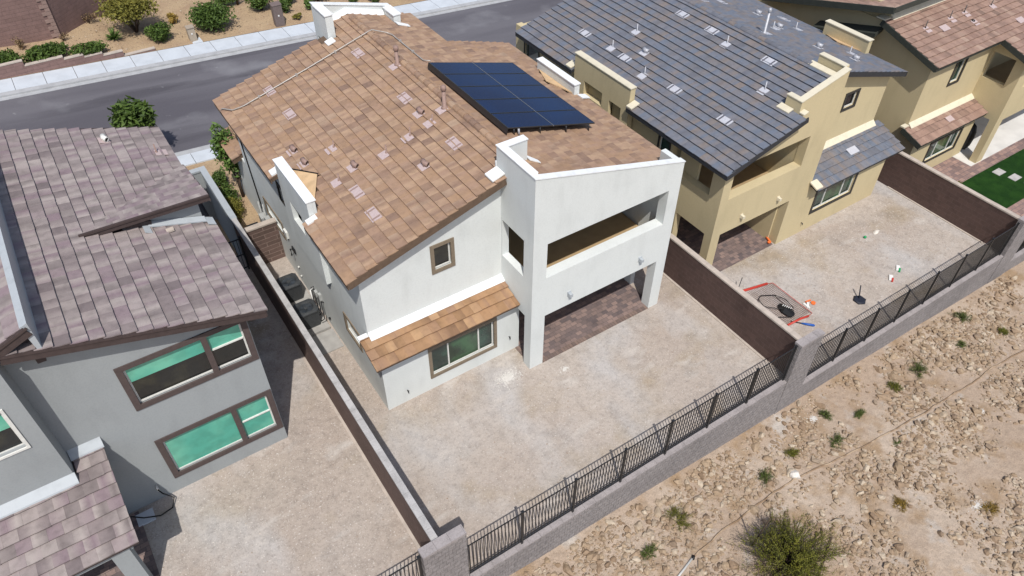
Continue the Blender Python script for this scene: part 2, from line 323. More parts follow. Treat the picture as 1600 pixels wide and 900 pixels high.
    # W's world matrix is identity because of its parent inverse
def set_rnd(me, vals):
    a = me.color_attributes.new('rnd', 'FLOAT_COLOR', 'CORNER'); buf = []
    for p in me.polygons:
        w_ = vals[p.index]
        if isinstance(w_, list):
            for q_ in w_: buf += [q_, 0, 0, 1]
        else: buf += [w_, 0, 0, 1]*p.loop_total
    a.data.foreach_set('color', buf)
def tiles(name, O, u, v, Lu, Lv, m, root, expo=.345, tw=.305, clip=None, seed=0, th=.032, jit=.003, gap=.034):
    """individual flat concrete tiles; O lower corner, u along the eave, v up the slope; clip(v)->[(a,b)] intervals"""
    r = random.Random(seed+11); O, u, v = V(O), V(u).normalized(), V(v).normalized(); n = u.cross(v)
    if n.z < 0: n = -n
    bm = B(); vals = []; nrow = math.ceil(Lv/expo-.05)
    flip = u.cross(v).dot(n) < 0
    for j in range(nrow):
        v0 = j*expo; v1 = min(v0+expo, Lv); off = (0 if j % 2 else tw/2)+r.uniform(-.03, .03)
        rowc = r.uniform(-.06, .06)
        for (A, Bb) in (clip(v0+expo/2) if clip else [(0, Lu)]):
            x = A-off
            while x < Bb:
                a, b = max(x, A), min(x+tw-.0015, Bb); x += tw
                if b-a < .03: continue
                hj = r.random()*jit; w0 = v0-.015+r.uniform(-.007, .007); tl = r.uniform(-.003, .003)
                g0 = gap if j else -.015
                P = [(a, w0, g0), (b, w0, g0), (b, v1+.03, -.018), (a, v1+.03, -.018), (a, w0, g0*(j > 0)+th+hj+tl), (b, w0, g0*(j > 0)+th+hj-tl), (b, v1+.03, .002+hj*.4), (a, v1+.03, .002+hj*.4)]
                vs = [bm.verts.new(O+u*p[0]+v*p[1]+n*p[2]) for p in P]
                c = min(.999, max(0, r.betavariate(1.6, 1.6)+rowc)); c2 = min(.999, max(0, c+r.uniform(-.3, .3)))
                for f in ((4, 5, 6, 7), (0, 1, 5, 4), (1, 2, 6, 5), (3, 0, 4, 7), (3, 2, 1, 0)):
                    q = [vs[i] for i in f]; k = [c if i in (0, 3, 4, 7) else c2 for i in f]
                    bm.faces.new(q[::-1] if flip else q); vals.append(k[::-1] if flip else k)
    o = child(name, bm, m, root); set_rnd(o.data, vals); return o
def ridge(root, p, q, m, r_=.13, step=.33, seed=3):
    p, q = V(p), V(q); d = (q-p); n = int(d.length/step); d.normalize(); s = d.cross(V((0, 0, 1))).normalized(); bm = B(); vals = []; rr = random.Random(seed)
    for i in range(n):
        a, b = p+d*(i*step), p+d*((i+1)*step+.03); c = rr.random(); k = []
        for P_, R in ((a, r_), (b, r_*.82)):
            k.append([bm.verts.new(P_+s*math.cos(t)*R*1.15+V((0, 0, 1))*(math.sin(t)*R-.03)) for t in [j*math.pi/6 for j in range(7)]])
        for j in range(6): bm.faces.new((k[0][j], k[0][j+1], k[1][j+1], k[1][j])); vals.append(c)
        bm.faces.new(k[0]); vals.append(c)
    o = child('ridge_cap', bm, m, root); set_rnd(o.data, vals); return o

# roof accessories, each a small mesh sitting on the slope
def slopeframe(P, pit, ax):   # pit: dz per +axis
    P = V(P); 
    d = V((1, 0, pit)) if ax == 'x' else V((0, 1, pit)); d.normalize()
    e = V((0, 1, 0)) if ax == 'x' else V((-1, 0, 0)); n = d.cross(e); return P, d, e, n
def sbox(bm, fr, a0, a1, b0, b1, n0, n1, mi=0):
    P, d, e, n = fr; q = [P+d*a+e*b+n*c for c in (n0, n1) for a, b in ((a0, b0), (a1, b0), (a1, b1), (a0, b1))]
    return hexa(bm, q, mi)
def rvent(roof, P, pit, ax='x', mats=('vent_pink', 'vent_slot')):
    bm = B(); fr = slopeframe(P, pit, ax)
    sbox(bm, fr, -.17, .17, -.29, .29, .03, .062, 0); sbox(bm, fr, -.15, .15, -.22, -.155, .06, .067, 1); sbox(bm, fr, -.15, .15, .155, .22, .06, .067, 1)
    o = link('roof_vent', bm, list(mats)); o.parent = roof; return o
def rpipe(roof, P, pit, h, r=.025, ax='x', cap=0, mats='pipe_brown', patch='vent_pink', pl_=True):
    bm = B(); P = V(P); fr = slopeframe(P, pit, ax)
    if pl_: sbox(bm, fr, *((-.30, .06) if pit > 0 or ax == 'y' else (-.06, .30)), -.19, .15, .04, .056, 1)
    tube(bm, [P, P+V((0, 0, .09)), P+V((0, 0, .1)), P+V((0, 0, h))], [r*2, r*1.6, r, r], 10)
    if cap:
        tube(bm, [P+V((0, 0, h)), P+V((0, 0, h+.03)), P+V((0, 0, h+.15)), P+V((0, 0, h+.19))], [r*.9, r*1.45, r*1.45, r*.7], 12)
    o = link('vent_pipe', bm, [mats, patch]); o.parent = roof; return o
def rcowl(roof, P, pit, ax='x', mats='pipe_brown', patch='vent_pink'):
    bm = B(); P = V(P); fr = slopeframe(P, pit, ax)
    sbox(bm, fr, -.2, .12, -.16, .2, .045, .06, 1)
    tube(bm, [P+V((0, 0, .02)), P+V((0, 0, .12))], .07, 10)
    q = P+V((0, 0, .15)); tube(bm, [q+V((-.0, .12, .02)), q, q+V((.06, -.12, -.02))], .085, 12); 
    tube(bm, [q+V((.058, -.1195, -.019)), q+V((.061, -.124, -.0205))], .065, 12, 2)
    o = link('vent_cowl', bm, [mats, patch, 'rubber']); o.parent = roof; return o

# ------------------------------------------------------------------ ground
GL, GA, GB, GC = .86, 0, -.93, -1.85
def sz(x): return -.1-.066*(x-5.3)
def dz(x, y=-7): return -1.1-.055*x
bm = B()   # desert / terrain: one sheet to the horizon
NX, NY = 90, 60
xs = [-400, -150, -60]+[-30+i*.9 for i in range(NX)]+[90, 200, 500]
ys = [-400, -120, -45]+[-28+i*.45 for i in range(50)]+[-6.3]
def tz(x, y):
    b = -1.1-.055*max(-60, min(x, 80))
    if -45 < y < -6.35 and -30 < x < 52: b += .10*(mn.noise(V((x*.35, y*.35, 0))))+.05*mn.noise(V((x*1.1, y*1.1, 3)))*(1 if y < -6.8 else .3)
    return b
g = [[bm.verts.new((x, y, tz(x, y))) for y in ys] for x in xs]
for i in range(len(xs)-1):
    for j in range(len(ys)-1): bm.faces.new((g[i][j], g[i+1][j], g[i+1][j+1], g[i][j+1]))
o = struct(link('desert_ground', bm, 'desert', smooth=True))
bm = B()
hexa(bm, [(-500, -6.3, -60), (500, -6.3, -60), (500, 700, -60), (-500, 700, -60), (-500, -6.3, 24.5), (500, -6.3, -36.5), (500, 700, -36.5), (-500, 700, 24.5)])
# keep well below the built lots: slope follows the street
for v in bm.verts:
    if v.co.z > -59: v.co.z = sz(v.co.x)-2.6
struct(link('ground', bm, 'garden_dirt'))
def lot(name, x0, x1, z, m='yard_dirt'):
    bm = B(); box(bm, x0, x1, -6.2, 9.2, z-3.6, z); 
    return struct(link(name, bm, m))
lot('yard_ground', -25, -1.5, GL); lot('yard_ground', -1.5, 12.15, GA); lot('yard_ground', 12.15, 25.8, GB)
lot('yard_ground', 25.8, 60, GC)
bm = B()    # front yards follow the street slope
hexa(bm, [(-40, 9.2, -8), (70, 9.2, -8), (70, 17.1, -8), (-40, 17.1, -8), (-40, 9.2, sz(-40)-.25), (70, 9.2, sz(70)-.25), (70, 17.1, sz(70)-.06), (-40, 17.1, sz(-40)-.06)])
struct(link('front_yard', bm, 'garden_dirt'))
def strip(name, y0, y1, h, m, t=.3, x0=-70, x1=110):
    bm = B(); hexa(bm, [(x0, y0, sz(x0)+h-t), (x1, y0, sz(x1)+h-t), (x1, y1, sz(x1)+h-t), (x0, y1, sz(x0)+h-t), (x0, y0, sz(x0)+h), (x1, y0, sz(x1)+h), (x1, y1, sz(x1)+h), (x0, y1, sz(x0)+h)])
    return struct(link(name, bm, m))
strip('road', 18.4, 27.2, -.10, 'asphalt')
strip('gutter', 27.2, 27.52, -.085, 'concrete_gutter'); strip('kerb', 27.52, 27.9, -.0, 'concrete_gutter')
strip('kerb', 18.0, 18.4, -.02, 'concrete_gutter')
for (y0, y1, a, b) in ((27.9, 29.36, -46, 80), (17.1, 18.0, -20, 40)):
    bm = B(); x = -6.92-1.45*int((-6.92-a)/1.45)
    while x < b:
        hexa(bm, [(x+.012, y0, sz(x)-.3), (x+1.438, y0, sz(x+1.45)-.3), (x+1.438, y1, sz(x+1.45)-.3), (x+.012, y1, sz(x)-.3), (x+.012, y0, sz(x)+.005), (x+1.438, y0, sz(x+1.45)+.005), (x+1.438, y1, sz(x+1.45)+.005), (x+.012, y1, sz(x)+.005)]); x += 1.45
    struct(link('sidewalk', bm, 'concrete'))
strip('sidewalk_base', 27.905, 29.355, -.045, 'fascia_brown'); 
bm = B()
gx = [-60, -30]+[-12+i*.8 for i in range(52)]+[60, 110]; gy = [29.36, 29.55]+[30+i*.7 for i in range(22)]+[60, 120, 400]
def gz(x, y):
    z = sz(x)+.02; k = max(0, min(1, (y-29.6)/1.2)); f = max(0, min(1, (-x-.9)/1.0)); z += .40*k*f+.12*k
    if y > 29.6: z += .06*mn.noise(V((x*.6, y*.6, 5)))
    return z
g = [[bm.verts.new((x, y, gz(x, y))) for y in gy] for x in gx]
for i in range(len(gx)-1):
    for j in range(len(gy)-1): bm.faces.new((g[i][j], g[i+1][j], g[i+1][j+1], g[i][j+1]))
struct(link('garden_ground', bm, 'garden_dirt', smooth=True))

def gravel(name, n, reg, smin, smax, m, seed, zf, mask=None, label=None):
    r = random.Random(seed); bm = B(); vals = []
    ico = [V(p) for p in ((1, 0, 0), (-1, 0, 0), (0, 1, 0), (0, -1, 0), (0, 0, 1), (0, 0, -1))]
    fc = ((0, 2, 4), (2, 1, 4), (1, 3, 4), (3, 0, 4), (2, 0, 5), (1, 2, 5), (3, 1, 5), (0, 3, 5))
    if smax > .1:
        t_ = bmesh.new(); bmesh.ops.create_icosphere(t_, subdivisions=1, radius=1); t_.verts.ensure_lookup_table()
        ico = [v.co.copy() for v in t_.verts]; fc = [tuple(v.index for v in f.verts) for f in t_.faces]; t_.free()
    k = 0
    while k < n:
        x, y = r.uniform(reg[0], reg[1]), r.uniform(reg[2], reg[3]); k += 1
        if mask and not mask(x, y, r): continue
        s = smin+(smax-smin)*r.random()**3; c = r.random(); an = r.random()*6.28; ca, sa = math.cos(an), math.sin(an)
        sx_, sy_, szz = s*r.uniform(.7, 1.3), s*r.uniform(.5, 1), s*r.uniform(.45, .95)
        vs = []
        for p in ico:
            q = V((p.x*sx_, p.y*sy_, p.z*szz))*r.uniform(.62, 1.25); vs.append(bm.verts.new((x+q.x*ca-q.y*sa, y+q.x*sa+q.y*ca, zf(x, y)+q.z+szz*.25)))
        for f in fc: bm.faces.new([vs[i] for i in f]); vals.append(c)
    o = link(name, bm, m); set_rnd(o.data, vals); tag(o, label, 'gravel', kind='stuff'); return o
PIPE = [(3.2, -9.55), (5.5, -8.93), (7, -8.75), (9.9, -8.68), (10.9, -8.75), (12.5, -9.0), (14.7, -9.2), (16.6, -9.35), (19.6, -9.45), (25, -9.5)]
def dmask(x, y, r):
    if y > -6.62: return False
    for (a, b), (c, d_) in zip(PIPE, PIPE[1:]):
        if a <= x <= c and abs(y-(b+(d_-b)*(x-a)/(c-a))) < .13: return False
    d = mn.noise(V((x*.45, y*.45, 9)))+.5*mn.noise(V((x*1.6, y*1.6, 2)))
    return r.random() < .62+1.8*d and x < 30 and x > -1 and (x < 12 or y > -8-(30-x)*.42)
gravel('desert_gravel', 46000, (-1, 30, -16, -6.6), .014, .085, 'rock', 1, tz, dmask, 'scatter of small tan stones over the desert slope behind the retaining wall')
gravel('desert_rubble', 15000, (-1, 30, -16, -6.6), .045, .16, 'rock', 2, tz, dmask, 'rubble of hand-sized tan stones over the desert slope')
def yard_mask(x, y, r): return r.random() < .5+1.2*mn.noise(V((x*.5, y*.5, 1)))
for i, (a, b, c, d, z, nn, lb) in enumerate(((-11, -1.6, -6.1, 3, GL, 1500, 'fine pale gravel on the bare dirt yard left of the white house'), (-1.35, 12, -6.1, 5, GA, 2800, 'fine pale gravel on the bare dirt yard behind the white house'), (12.4, 25.6, -6.1, -.6, GB, 1800, 'fine pale gravel on the bare dirt yard behind the cream house'))):
    def mk(x, y, r, z=z): return yard_mask(x, y, r) and not (z == 0 and -.02 < x < 10.8 and y > -.95 and not (x < 4.8 and y < -.02)) and not (z > 0 and y > .1 and x < -3.2)
    gravel('yard_gravel', nn, (a, b, c, d), .006, .034, 'rock_pale', 20+i, lambda x, y, z=z: z, mk, lb)

# individually built larger rocks
def rockmesh(k):
    r = random.Random(100+k); bm = B(); bmesh.ops.create_icosphere(bm, subdivisions=2, radius=1)
    for v in bm.verts:
        d = 1+.28*mn.noise(v.co*1.3+V((k*5, 0, 0)))+.12*mn.noise(v.co*3+V((0, k*7, 0)))
        v.co = V((v.co.x*1.15*d, v.co.y*.85*d, v.co.z*.62*d))
    for _ in range(5):
        n = V((r.uniform(-1, 1), r.uniform(-1, 1), r.uniform(-.3, 1))).normalized(); t = r.uniform(.55, .8)
        for v in bm.verts:
            e = v.co.dot(n)-t*.8
            if e > 0: v.co -= n*e
    return bm
rocks = []
for k in range(14):
    bm = rockmesh(k); me = bpy.data.meshes.new('rock'); bm.to_mesh(me); bm.free(); me.materials.append(M['rock']); set_rnd(me, [((k*.37) % 1)]*len(me.polygons)); rocks.append(me)
rr = random.Random(5); cnt = 0
while cnt < 290:
    x, y = rr.uniform(.4, 27), rr.uniform(-14.5, -6.75)
    if not dmask(x, y, rr) or (x < 14 and y < -6.9-(x+1)*.85): continue
    o = bpy.data.objects.new('rock', rocks[rr.randrange(14)]); COL.objects.link(o); s = .085+.12*rr.random()**2
    o.scale = (s*rr.uniform(.8, 1.3), s, s*rr.uniform(.8, 1.2)); o.location = (x, y, tz(x, y)+s*.15); o.rotation_euler = (rr.uniform(-.3, .3), rr.uniform(-.3, .3), rr.random()*6.3)
    tag(o, 'rough tan fieldstone lying loose among the rubble of the desert slope', 'rock', 'loose rocks on the desert slope'); cnt += 1
bm = rockmesh(77); bmesh.ops.scale(bm, vec=(.2, .24, .22), verts=bm.verts); o = link('boulder', bm, 'rock_white', smooth=False); o.location = (10.5, -8.62, tz(10.5, -8.6)+.06)
tag(o, 'smooth white boulder beside the buried pipe, just above the large creosote bush', 'rock')
bm = rockmesh(78); bmesh.ops.scale(bm, vec=(.2, .22, .16), verts=bm.verts); o = link('boulder', bm, 'rock', smooth=False); set_rnd(o.data, [.4]*len(o.data.polygons)); o.location = (8.3, -8.75, tz(8.3, -8.75)+.05)
tag(o, 'flat grey-brown boulder in the shade at the left edge of the large creosote bush', 'rock')
# surface pipe
pts = [(4.0, -9.35), (5.45, -8.95)]
def pz(x, y, h=.035): return (x, y, tz(x, y)+h)
root = empty('irrigation_pipe', pz(5.5, -8.95), 'thin pale irrigation pipe running along the desert slope past the white boulder', 'pipe')
bm = B(); tube(bm, [pz(3.2, -9.55, .05), pz(4.3, -9.25, .05), pz(5.5, -8.93, .05)], .035, 8); child('pipe_end', bm, 'frame_white', root)
pp = [(5.5, -8.93), (7, -8.75), (8.6, -8.72), (9.9, -8.68), (10.9, -8.75), (12.5, -9.0), (14.7, -9.2), (16.6, -9.35), (18.3, -9.35), (19.6, -9.45), (21, -9.4), (23.1, -9.55), (25, -9.5)]
from math import ceil
sm = []
for a, b in zip(pp, pp[1:]):
    for k in range(5): t = k/5; sm.append((a[0]+(b[0]-a[0])*t, a[1]+(b[1]-a[1])*t+.02*math.sin(k*2+a[0])))
bm = B(); tube(bm, [pz(x, y, .03) for x, y in sm], .026, 6); child('pipe_run', bm, 'pipe_earth', root)
bm = B(); tube(bm, [pz(5.46, -8.97, .05), pz(5.56, -8.9, .05)], .05, 8); child('coupling', bm, 'rubber', root)

# ------------------------------------------------------------------ walls and fences
def wallthing(label, bmf, m='block_brown', cap=None, capm='cap_grey', cat='block wall', name='block_wall', base=(0, 0, 0)):
    root = empty(name, base, label, cat); bm = B(); bmf(bm); child('wall', bm, m, root)
    if cap: bm = B(); cap(bm); child('cap', bm, capm, root)
    return root
def capblocks(bm, x0, x1, y0, y1, z0, z1, step=.4, ax='y'):
    r = random.Random(int(y0*10)+3); a, b = (y0, y1) if ax == 'y' else (x0, x1)
    while a < b-.01:
        e = min(a+step, b); h = r.uniform(0, .004)
        box(bm, *((x0, x1, a+.003, e-.003) if ax == 'y' else (a+.003, e-.003, y0, y1)), z0, z1+h); a = e
wallthing('long brown block side wall between the grey house and the white house', lambda bm: box(bm, -1.57, -1.42, -6.2, 9.0, -.4, 2.64), 'block_brown_light',
          lambda bm: capblocks(bm, -1.59, -1.40, -6.2, 9.0, 2.64, 2.70), base=(-1.5, 0, 0))
root = wallthing('painted grey garden wall continuing from the brown side wall towards the street', lambda bm: (box(bm, -1.58, -1.40, 9.003, 12.9, -.4, 2.62), box(bm, -2.75, -1.583, 12.7, 12.9, .2, 2.62)), 'grey_stucco',
          lambda bm: (box(bm, -1.61, -1.37, 9.003, 12.93, 2.622, 2.70), box(bm, -2.75, -1.612, 12.67, 12.93, 2.622, 2.70)), 'flash_grey', cat='garden wall', name='garden_wall', base=(-1.5, 11, 0))
wallthing('dark brown block side wall between the white house and the cream house', lambda bm: box(bm, 12.07, 12.24, -6.2, 12, -1.6, 1.78), 'block_brown',
          lambda bm: capblocks(bm, 12.05, 12.26, -6.2, 12, 1.78, 1.84), 'cap_tan', base=(12.1, 0, 0))
wallthing('dark brown block side wall right of the cream house beside the green lawn', lambda bm: box(bm, 25.70, 25.87, -6.2, 12, -2.6, .84), 'block_brown',
          lambda bm: capblocks(bm, 25.68, 25.89, -6.2, 12, .84, .90), 'cap_tan', base=(25.8, 0, GB))
for x, z, l in ((-1.42, 0, 'white'), ):
    pass
# wall footings as thin concrete strips in the yards
for lb, a in (('narrow concrete footing strip at the foot of the side wall in the grey house yard', (-1.66, -1.572, -6.15, 4, GL-.02, GL+.03)), ('narrow concrete footing strip along the dark side wall in the white house yard', (11.98, 12.068, -6.15, 5, -.02, .035)), ('narrow concrete footing strip at the foot of the side wall in the cream house yard', (25.62, 25.698, -6.15, -.6, GB-.02, GB+.035))):
    bm = B(); box(bm, *a); tag(link('footing', bm, 'cap_tan'), lb, 'footing')
# gate wall
wallthing('short brown block return wall closing the side yard of the white house', lambda bm: box(bm, -1.398, -.002, 9.12, 9.3, -.2, 1.80), 'block_gate',
          lambda bm: box(bm, -1.398, -.002, 9.09, 9.33, 1.802, 1.87), 'cap_tan', base=(-.7, 9.2, 0))
# retaining wall below each fence with split-face piers
def retaining(label, x0, x1, zt):
    root = empty('retaining_wall', (x0, -6.35, zt), label, 'retaining wall')
    bm = B(); box(bm, x0, x1, -6.44, -6.22, -5, zt-.06); child('wall', bm, 'block_split', root)
    bm = B(); capblocks(bm, x0, x1, -6.445, -6.215, zt-.06, zt+.0, .4, 'x'); child('cap', bm, 'split_cap', root)
retaining('grey split-face retaining wall below the fence behind the grey house', -14, -2.0, GL+.05)
retaining('long grey split-face retaining wall below the fence behind the white house', -.78, 11.88, .05)
retaining('grey split-face retaining wall below the fence behind the cream house', 13.0, 25.55, GB+.05)
retaining('grey split-face retaining wall at the far right corner below the lawn', 26.75, 44, GC+.05)
def pier(label, x0, x1, zt):
    root = empty('wall_pier', (x0, -6.33, zt-2), label, 'wall pier')
    bm = B(); box(bm, x0, x1, -6.46, -6.205, -5, zt-.09); child('pier_body', bm, 'block_split', root)
    bm = B(); capblocks(bm, x0-.01, x1+.01, -6.475, -6.19, zt-.09, zt, .4, 'x'); child('cap', bm, 'split_cap', root)
pier('grey split-face block pier at the end of the side wall beside the grey house yard', -1.998, -.782, GL+1.97)
pier('grey split-face block pier between the white house fence and the cream house fence', 11.882, 12.998, 1.89)
pier('grey split-face block pier at the far right between the cream house fence and the lawn', 25.552, 26.748, GB+1.92)
def fence(label, x0, x1, zt, nb, nmin=0):
    root = empty('metal_fence', ((x0+x1)/2, -6.3, zt-1.6), label, 'metal fence'); L = (x1-x0)/nb; zb = zt-1.6
    for k in range(nb+1):
        x = x0+L*k; bm = B(); e = (.03 if k == 0 else -.03 if k == nb else 0)
        box(bm, x-.032+e, x+.032+e, -6.33, -6.266, zb-.12, zt+.03); box(bm, x-.042+e, x+.042+e, -6.34, -6.256, zt+.03, zt+.055); box(bm, x-.055+e, x+.055+e, -6.352, -6.244, zb-.13, zb-.11)
        child('post', bm, 'black_metal', root)
        if k < nb:
            bm = B(); a, b = x+.034, x+L-.034
            if k == 0: a += .03
            if k == nb-1: b -= .03
            for z, h in ((zt-.02, .030), (zb+.16, .022), (zb+.02, .030)): box(bm, a, b, -6.314, -6.286, z-h/2, z+h/2)
            n = 15; st = (x+L-x)/(n+1)
            for i in range(1, n+1): q = x+st*i; box(bm, q-.0105, q+.0105, -6.3105, -6.2895, zb+.02, zt-.02)
            child('panel', bm, 'black_metal', root)
fence('black metal picket fence behind the white house between two block piers', -.76, 11.86, 1.76, 7)
fence('black metal picket fence behind the grey house at the bottom edge', -9.2, -2.02, 1.76+GL, 4)
fence('black metal picket fence behind the cream house on the right', 13.03, 25.5, 1.76+GB-.02, 7)
fence('short black metal picket fence beside the lawn at the right edge', 26.78, 35.8, 1.76+GC, 5)

# ------------------------------------------------------------------ house A (white)
P_ = .291
def zl(x): return 5.707+P_*(x+.396)
def zrr(x): return 7.41-P_*(x-5.455)
HA = empty('white_house', (5, 3, 0), 'white stucco two-storey house with tan tile roof in the centre', 'house')
bm = B()
wall(bm, '-y', 0, .2, [(0, -.3), (5.16, -.3), (5.16, 2.62), (0, 2.62)], [(1.71, 4.16, .63, 1.95)])
wall(bm, '-y', .66, .2, [(0, 2.6), (4.879, 2.6), (4.879, zl(4.88)-.1), (0, zl(0)-.1)], [(2.43, 3.09, 4.5, 5.47)])
wall(bm, '-x', 0, .2, [(0.201, -.3), (14.2, -.3), (14.2, 2.9), (11.9, 2.9), (11.9, zl(0)-.1), (.861, zl(0)-.1), (.861, 2.8), (.201, 2.62)], [(1.55, 2.65, 1.57, 2.27), (8.3, 10.1, 1.62, 2.25), (6.85, 7.3, 4.1, 4.7)])
# patio return wall behind the lower rear wall
wall(bm, '+x', 5.16, .2, [(.201, -.3), (2.8, -.3), (2.8, 2.74), (.201, 2.74)])
box(bm, 0.001, 8.1, 11.7, 11.9, -.3, 5.6); box(bm, 8.1, 10.72, 9.6, 9.8, -.3, 5.6); box(bm, 4.88, 10.72, 2.8, 3.0, -.3, 5.8)
box(bm, 10.52, 10.72, .25, 9.599, -.3, 5.75); 
child('wall', bm, 'white_stucco', HA)
# balcony block
bm = B(); yc = -1.11; x0, x1 = 4.88, 10.72
wall(bm, '-y', yc, .38, [(x0, -.3), (5.42, -.3), (5.42, 2.37), (10.26, 2.37), (10.26, -.3), (x1, -.3), (x1, 5.72), (x0, 5.72)], [(5.40, 10.24, 4.07, 5.48)])
wall(bm, '-y', yc, .2, [(x0, 5.722), (x1, 5.722), (x1, 6.42), (x0, 8.04)])
wall(bm, '-x', x0, .25, [(yc+.381, 2.37), (.66, 2.37), (.88, 2.37), (.88, 5.72), (yc+.381, 5.72)], [(-.61, .6, 4.03, 5.5)])
wall(bm, '-x', x0, .22, [(yc+.201, 5.722), (.88, 5.722), (.88, 8.04), (yc+.201, 8.04)])
box(bm, x0+.221, 5.81, .65, .88, 6.9, 8.04)
wall(bm, '+x', x1, .25, [(yc+.381, 2.37), (.249, 2.37), (.249, 5.72), (yc+.381, 5.72)])
wall(bm, '+x', x1, .2, [(yc+.201, 5.722), (-.2, 5.722), (-.2, 6.42), (yc+.201, 6.42)])
wall(bm, '+x', 4.9, .2, [(.881, 2.9), (2.8, 2.9), (2.8, 5.8), (.881, 5.8)])
child('balcony_block', bm, 'white_stucco', HA)
bm = B(); box(bm, 5.13, 10.47, -.728, 2.79, 2.74, 2.98); child('balcony_floor', bm, 'deck_tan', HA)
# metal coping, proud of the parapets
bm = B(); c = .02
hexa(bm, [(x0-c, yc-c, 8.041), (x1+c, yc-c, 6.421), (x1+c, yc+.22, 6.421), (x0-c, yc+.22, 8.041), (x0-c, yc-c, 8.075), (x1+c, yc-c, 6.455), (x1+c, yc+.22, 6.455), (x0-c, yc+.22, 8.075)])
box(bm, x0-c, x0+.24, yc+.221, .90, 8.041, 8.075); box(bm, x0+.241, 5.83, .63, .90, 8.041, 8.075)
child('coping', bm, 'flash_white', HA)
# side bay with its parapet
bm = B(); wall(bm, '-x', -.17, .168, [(3.35, 3.15), (6.25, 3.15), (6.25, 6.35), (3.55, 6.35), (3.55, 5.72), (3.35, 5.72)], [(4.5, 5.5, 4.45, 5.2)]); box(bm, .002, .10, 3.56, 6.24, 5.6, 6.35)
child('side_bay', bm, 'white_stucco', HA)
bm = B(); box(bm, -.2, .13, 3.53, 6.27, 6.352, 6.385); hexa(bm, [(-.34, 3.3, 5.74), (-.0, 3.3, 5.84), (-.0, 3.52, 5.84), (-.34, 3.52, 5.74), (-.34, 3.3, 5.80), (0, 3.3, 5.90), (0, 3.52, 5.90), (-.34, 3.52, 5.80)])
hexa(bm, [(-.34, 6.29, 5.74), (-.05, 6.29, 5.83), (-.05, 6.6, 5.83), (-.34, 6.6, 5.74), (-.34, 6.29, 5.80), (-.05, 6.29, 5.89), (-.05, 6.6, 5.89), (-.34, 6.6, 5.80)])
child('coping', bm, 'flash_white', HA)
bm = B(); prism(bm, [(.11, 3.8, zl(.11)+.06), (.11, 6.15, zl(.11)+.06), (.78, 5.05, zl(.78)+.075)], (0, 0, .05)); child('cricket', bm, 'cream_stucco', HA)
bm = B(); bar(bm, (.12, 6.18, zl(.12)+.13), (.8, 5.0, zl(.8)+.14), .03, .03); child('flashing', bm, 'rubber', HA)
# roof decks
RA = None
bm = B()
t = .14
slab(bm, [(.105, .38, zl(.105)-.02), (4.875, .38, zl(4.875)-.02), (4.875, 12.13, zl(4.875)-.02), (.105, 12.13, zl(.105)-.02)], t)
for a_, b_ in ((.38, 3.5), (6.28, 12.13)): slab(bm, [(-.37, a_, zl(-.37)-.02), (.105, a_, zl(.105)-.02), (.105, b_, zl(.105)-.02), (-.37, b_, zl(-.37)-.02)], t)
slab(bm, [(4.875, .885, zl(4.875)-.02), (5.455, .885, zl(5.455)-.02), (5.455, 12.74, zl(5.455)-.02), (4.875, 12.74, zl(4.875)-.02)], t); slab(bm, [(4.51, 12.135, zl(4.51)-.02), (4.87, 12.135, zl(4.87)-.02), (4.87, 12.74, zl(4.87)-.02), (4.51, 12.74, zl(4.51)-.02)], t)
slab(bm, [(5.105, -.908, zl(5.105)-.02), (5.455, -.908, zl(5.455)-.02), (5.455, .645, zl(5.455)-.02), (5.105, .645, zl(5.105)-.02)], t)
slab(bm, [(5.455, -.908, zrr(5.455)-.02), (10.51, -.908, zrr(10.51)-.02), (10.51, 12.6, zrr(10.51)-.02), (5.455, 12.6, zrr(5.455)-.02)], t) if False else None
slab(bm, [(5.455, -.908, zrr(5.455)-.02), (10.515, -.908, zrr(10.515)-.02), (10.515, -.19, zrr(10.515)-.02), (5.455, -.19, zrr(5.455)-.02)], t)
slab(bm, [(5.455, -.19, zrr(5.455)-.02), (11.26, -.19, zrr(11.26)-.02), (11.26, 9.98, zrr(11.26)-.02), (5.455, 9.98, zrr(5.455)-.02)], t)
slab(bm, [(5.455, 9.98, zrr(5.455)-.02), (8.2, 9.98, zrr(8.2)-.02), (8.2, 12.93, zrr(8.2)-.02), (5.455, 12.93, zrr(5.455)-.02)], t)
RA = child('roof', bm, 'fascia_brown', HA)
q = math.sqrt(1+P_*P_)
# fascia boards
bm = B()
bar(bm, (-.39, .345, zl(-.39)-.12), (4.86, .345, zl(4.86)-.12), .04, .24); bar(bm, (-.40, .33, zl(-.4)-.12), (-.40, 3.5, zl(-.4)-.12), .04, .2); bar(bm, (-.40, 6.28, zl(-.4)-.12), (-.40, 12.15, zl(-.4)-.12), .04, .2)
child('fascia', bm, 'fascia_brown', HA)
uy = (0, 1, 0); vl = (1, 0, P_); vr = (-1, 0, P_)
LvL = (5.455+.396)*q
def clipAL(v):   # v up slope from left eave, u = y - .33
    x = -.396+v/q; iv = [(0, 11.83)]
    if x > 4.85: iv = [(.57, 11.83)]
    if x < .10: iv = [(0, 3.18), (5.95, 11.83)]
    elif x < .78:
        h = (.78-x)/.67*1.15; c_ = 5.05-.33; iv = [(0, c_-h), (c_+h, 11.83)]
    if x > 3.95: iv = [(a, min(b, 11.2) if x < 4.5 else 12.3) for a, b in iv]
    if x <= 3.95: pass
    return iv
T1 = tiles('roof_tiles', (-.43, .33, zl(-.43)), uy, vl, 12.3, LvL+.03, 'tile_tan', HA, clip=clipAL, seed=1)
tiles('roof_tiles', (5.105, -.9, zl(5.105)), uy, vl, 1.54, .36, 'tile_tan', HA, seed=2)
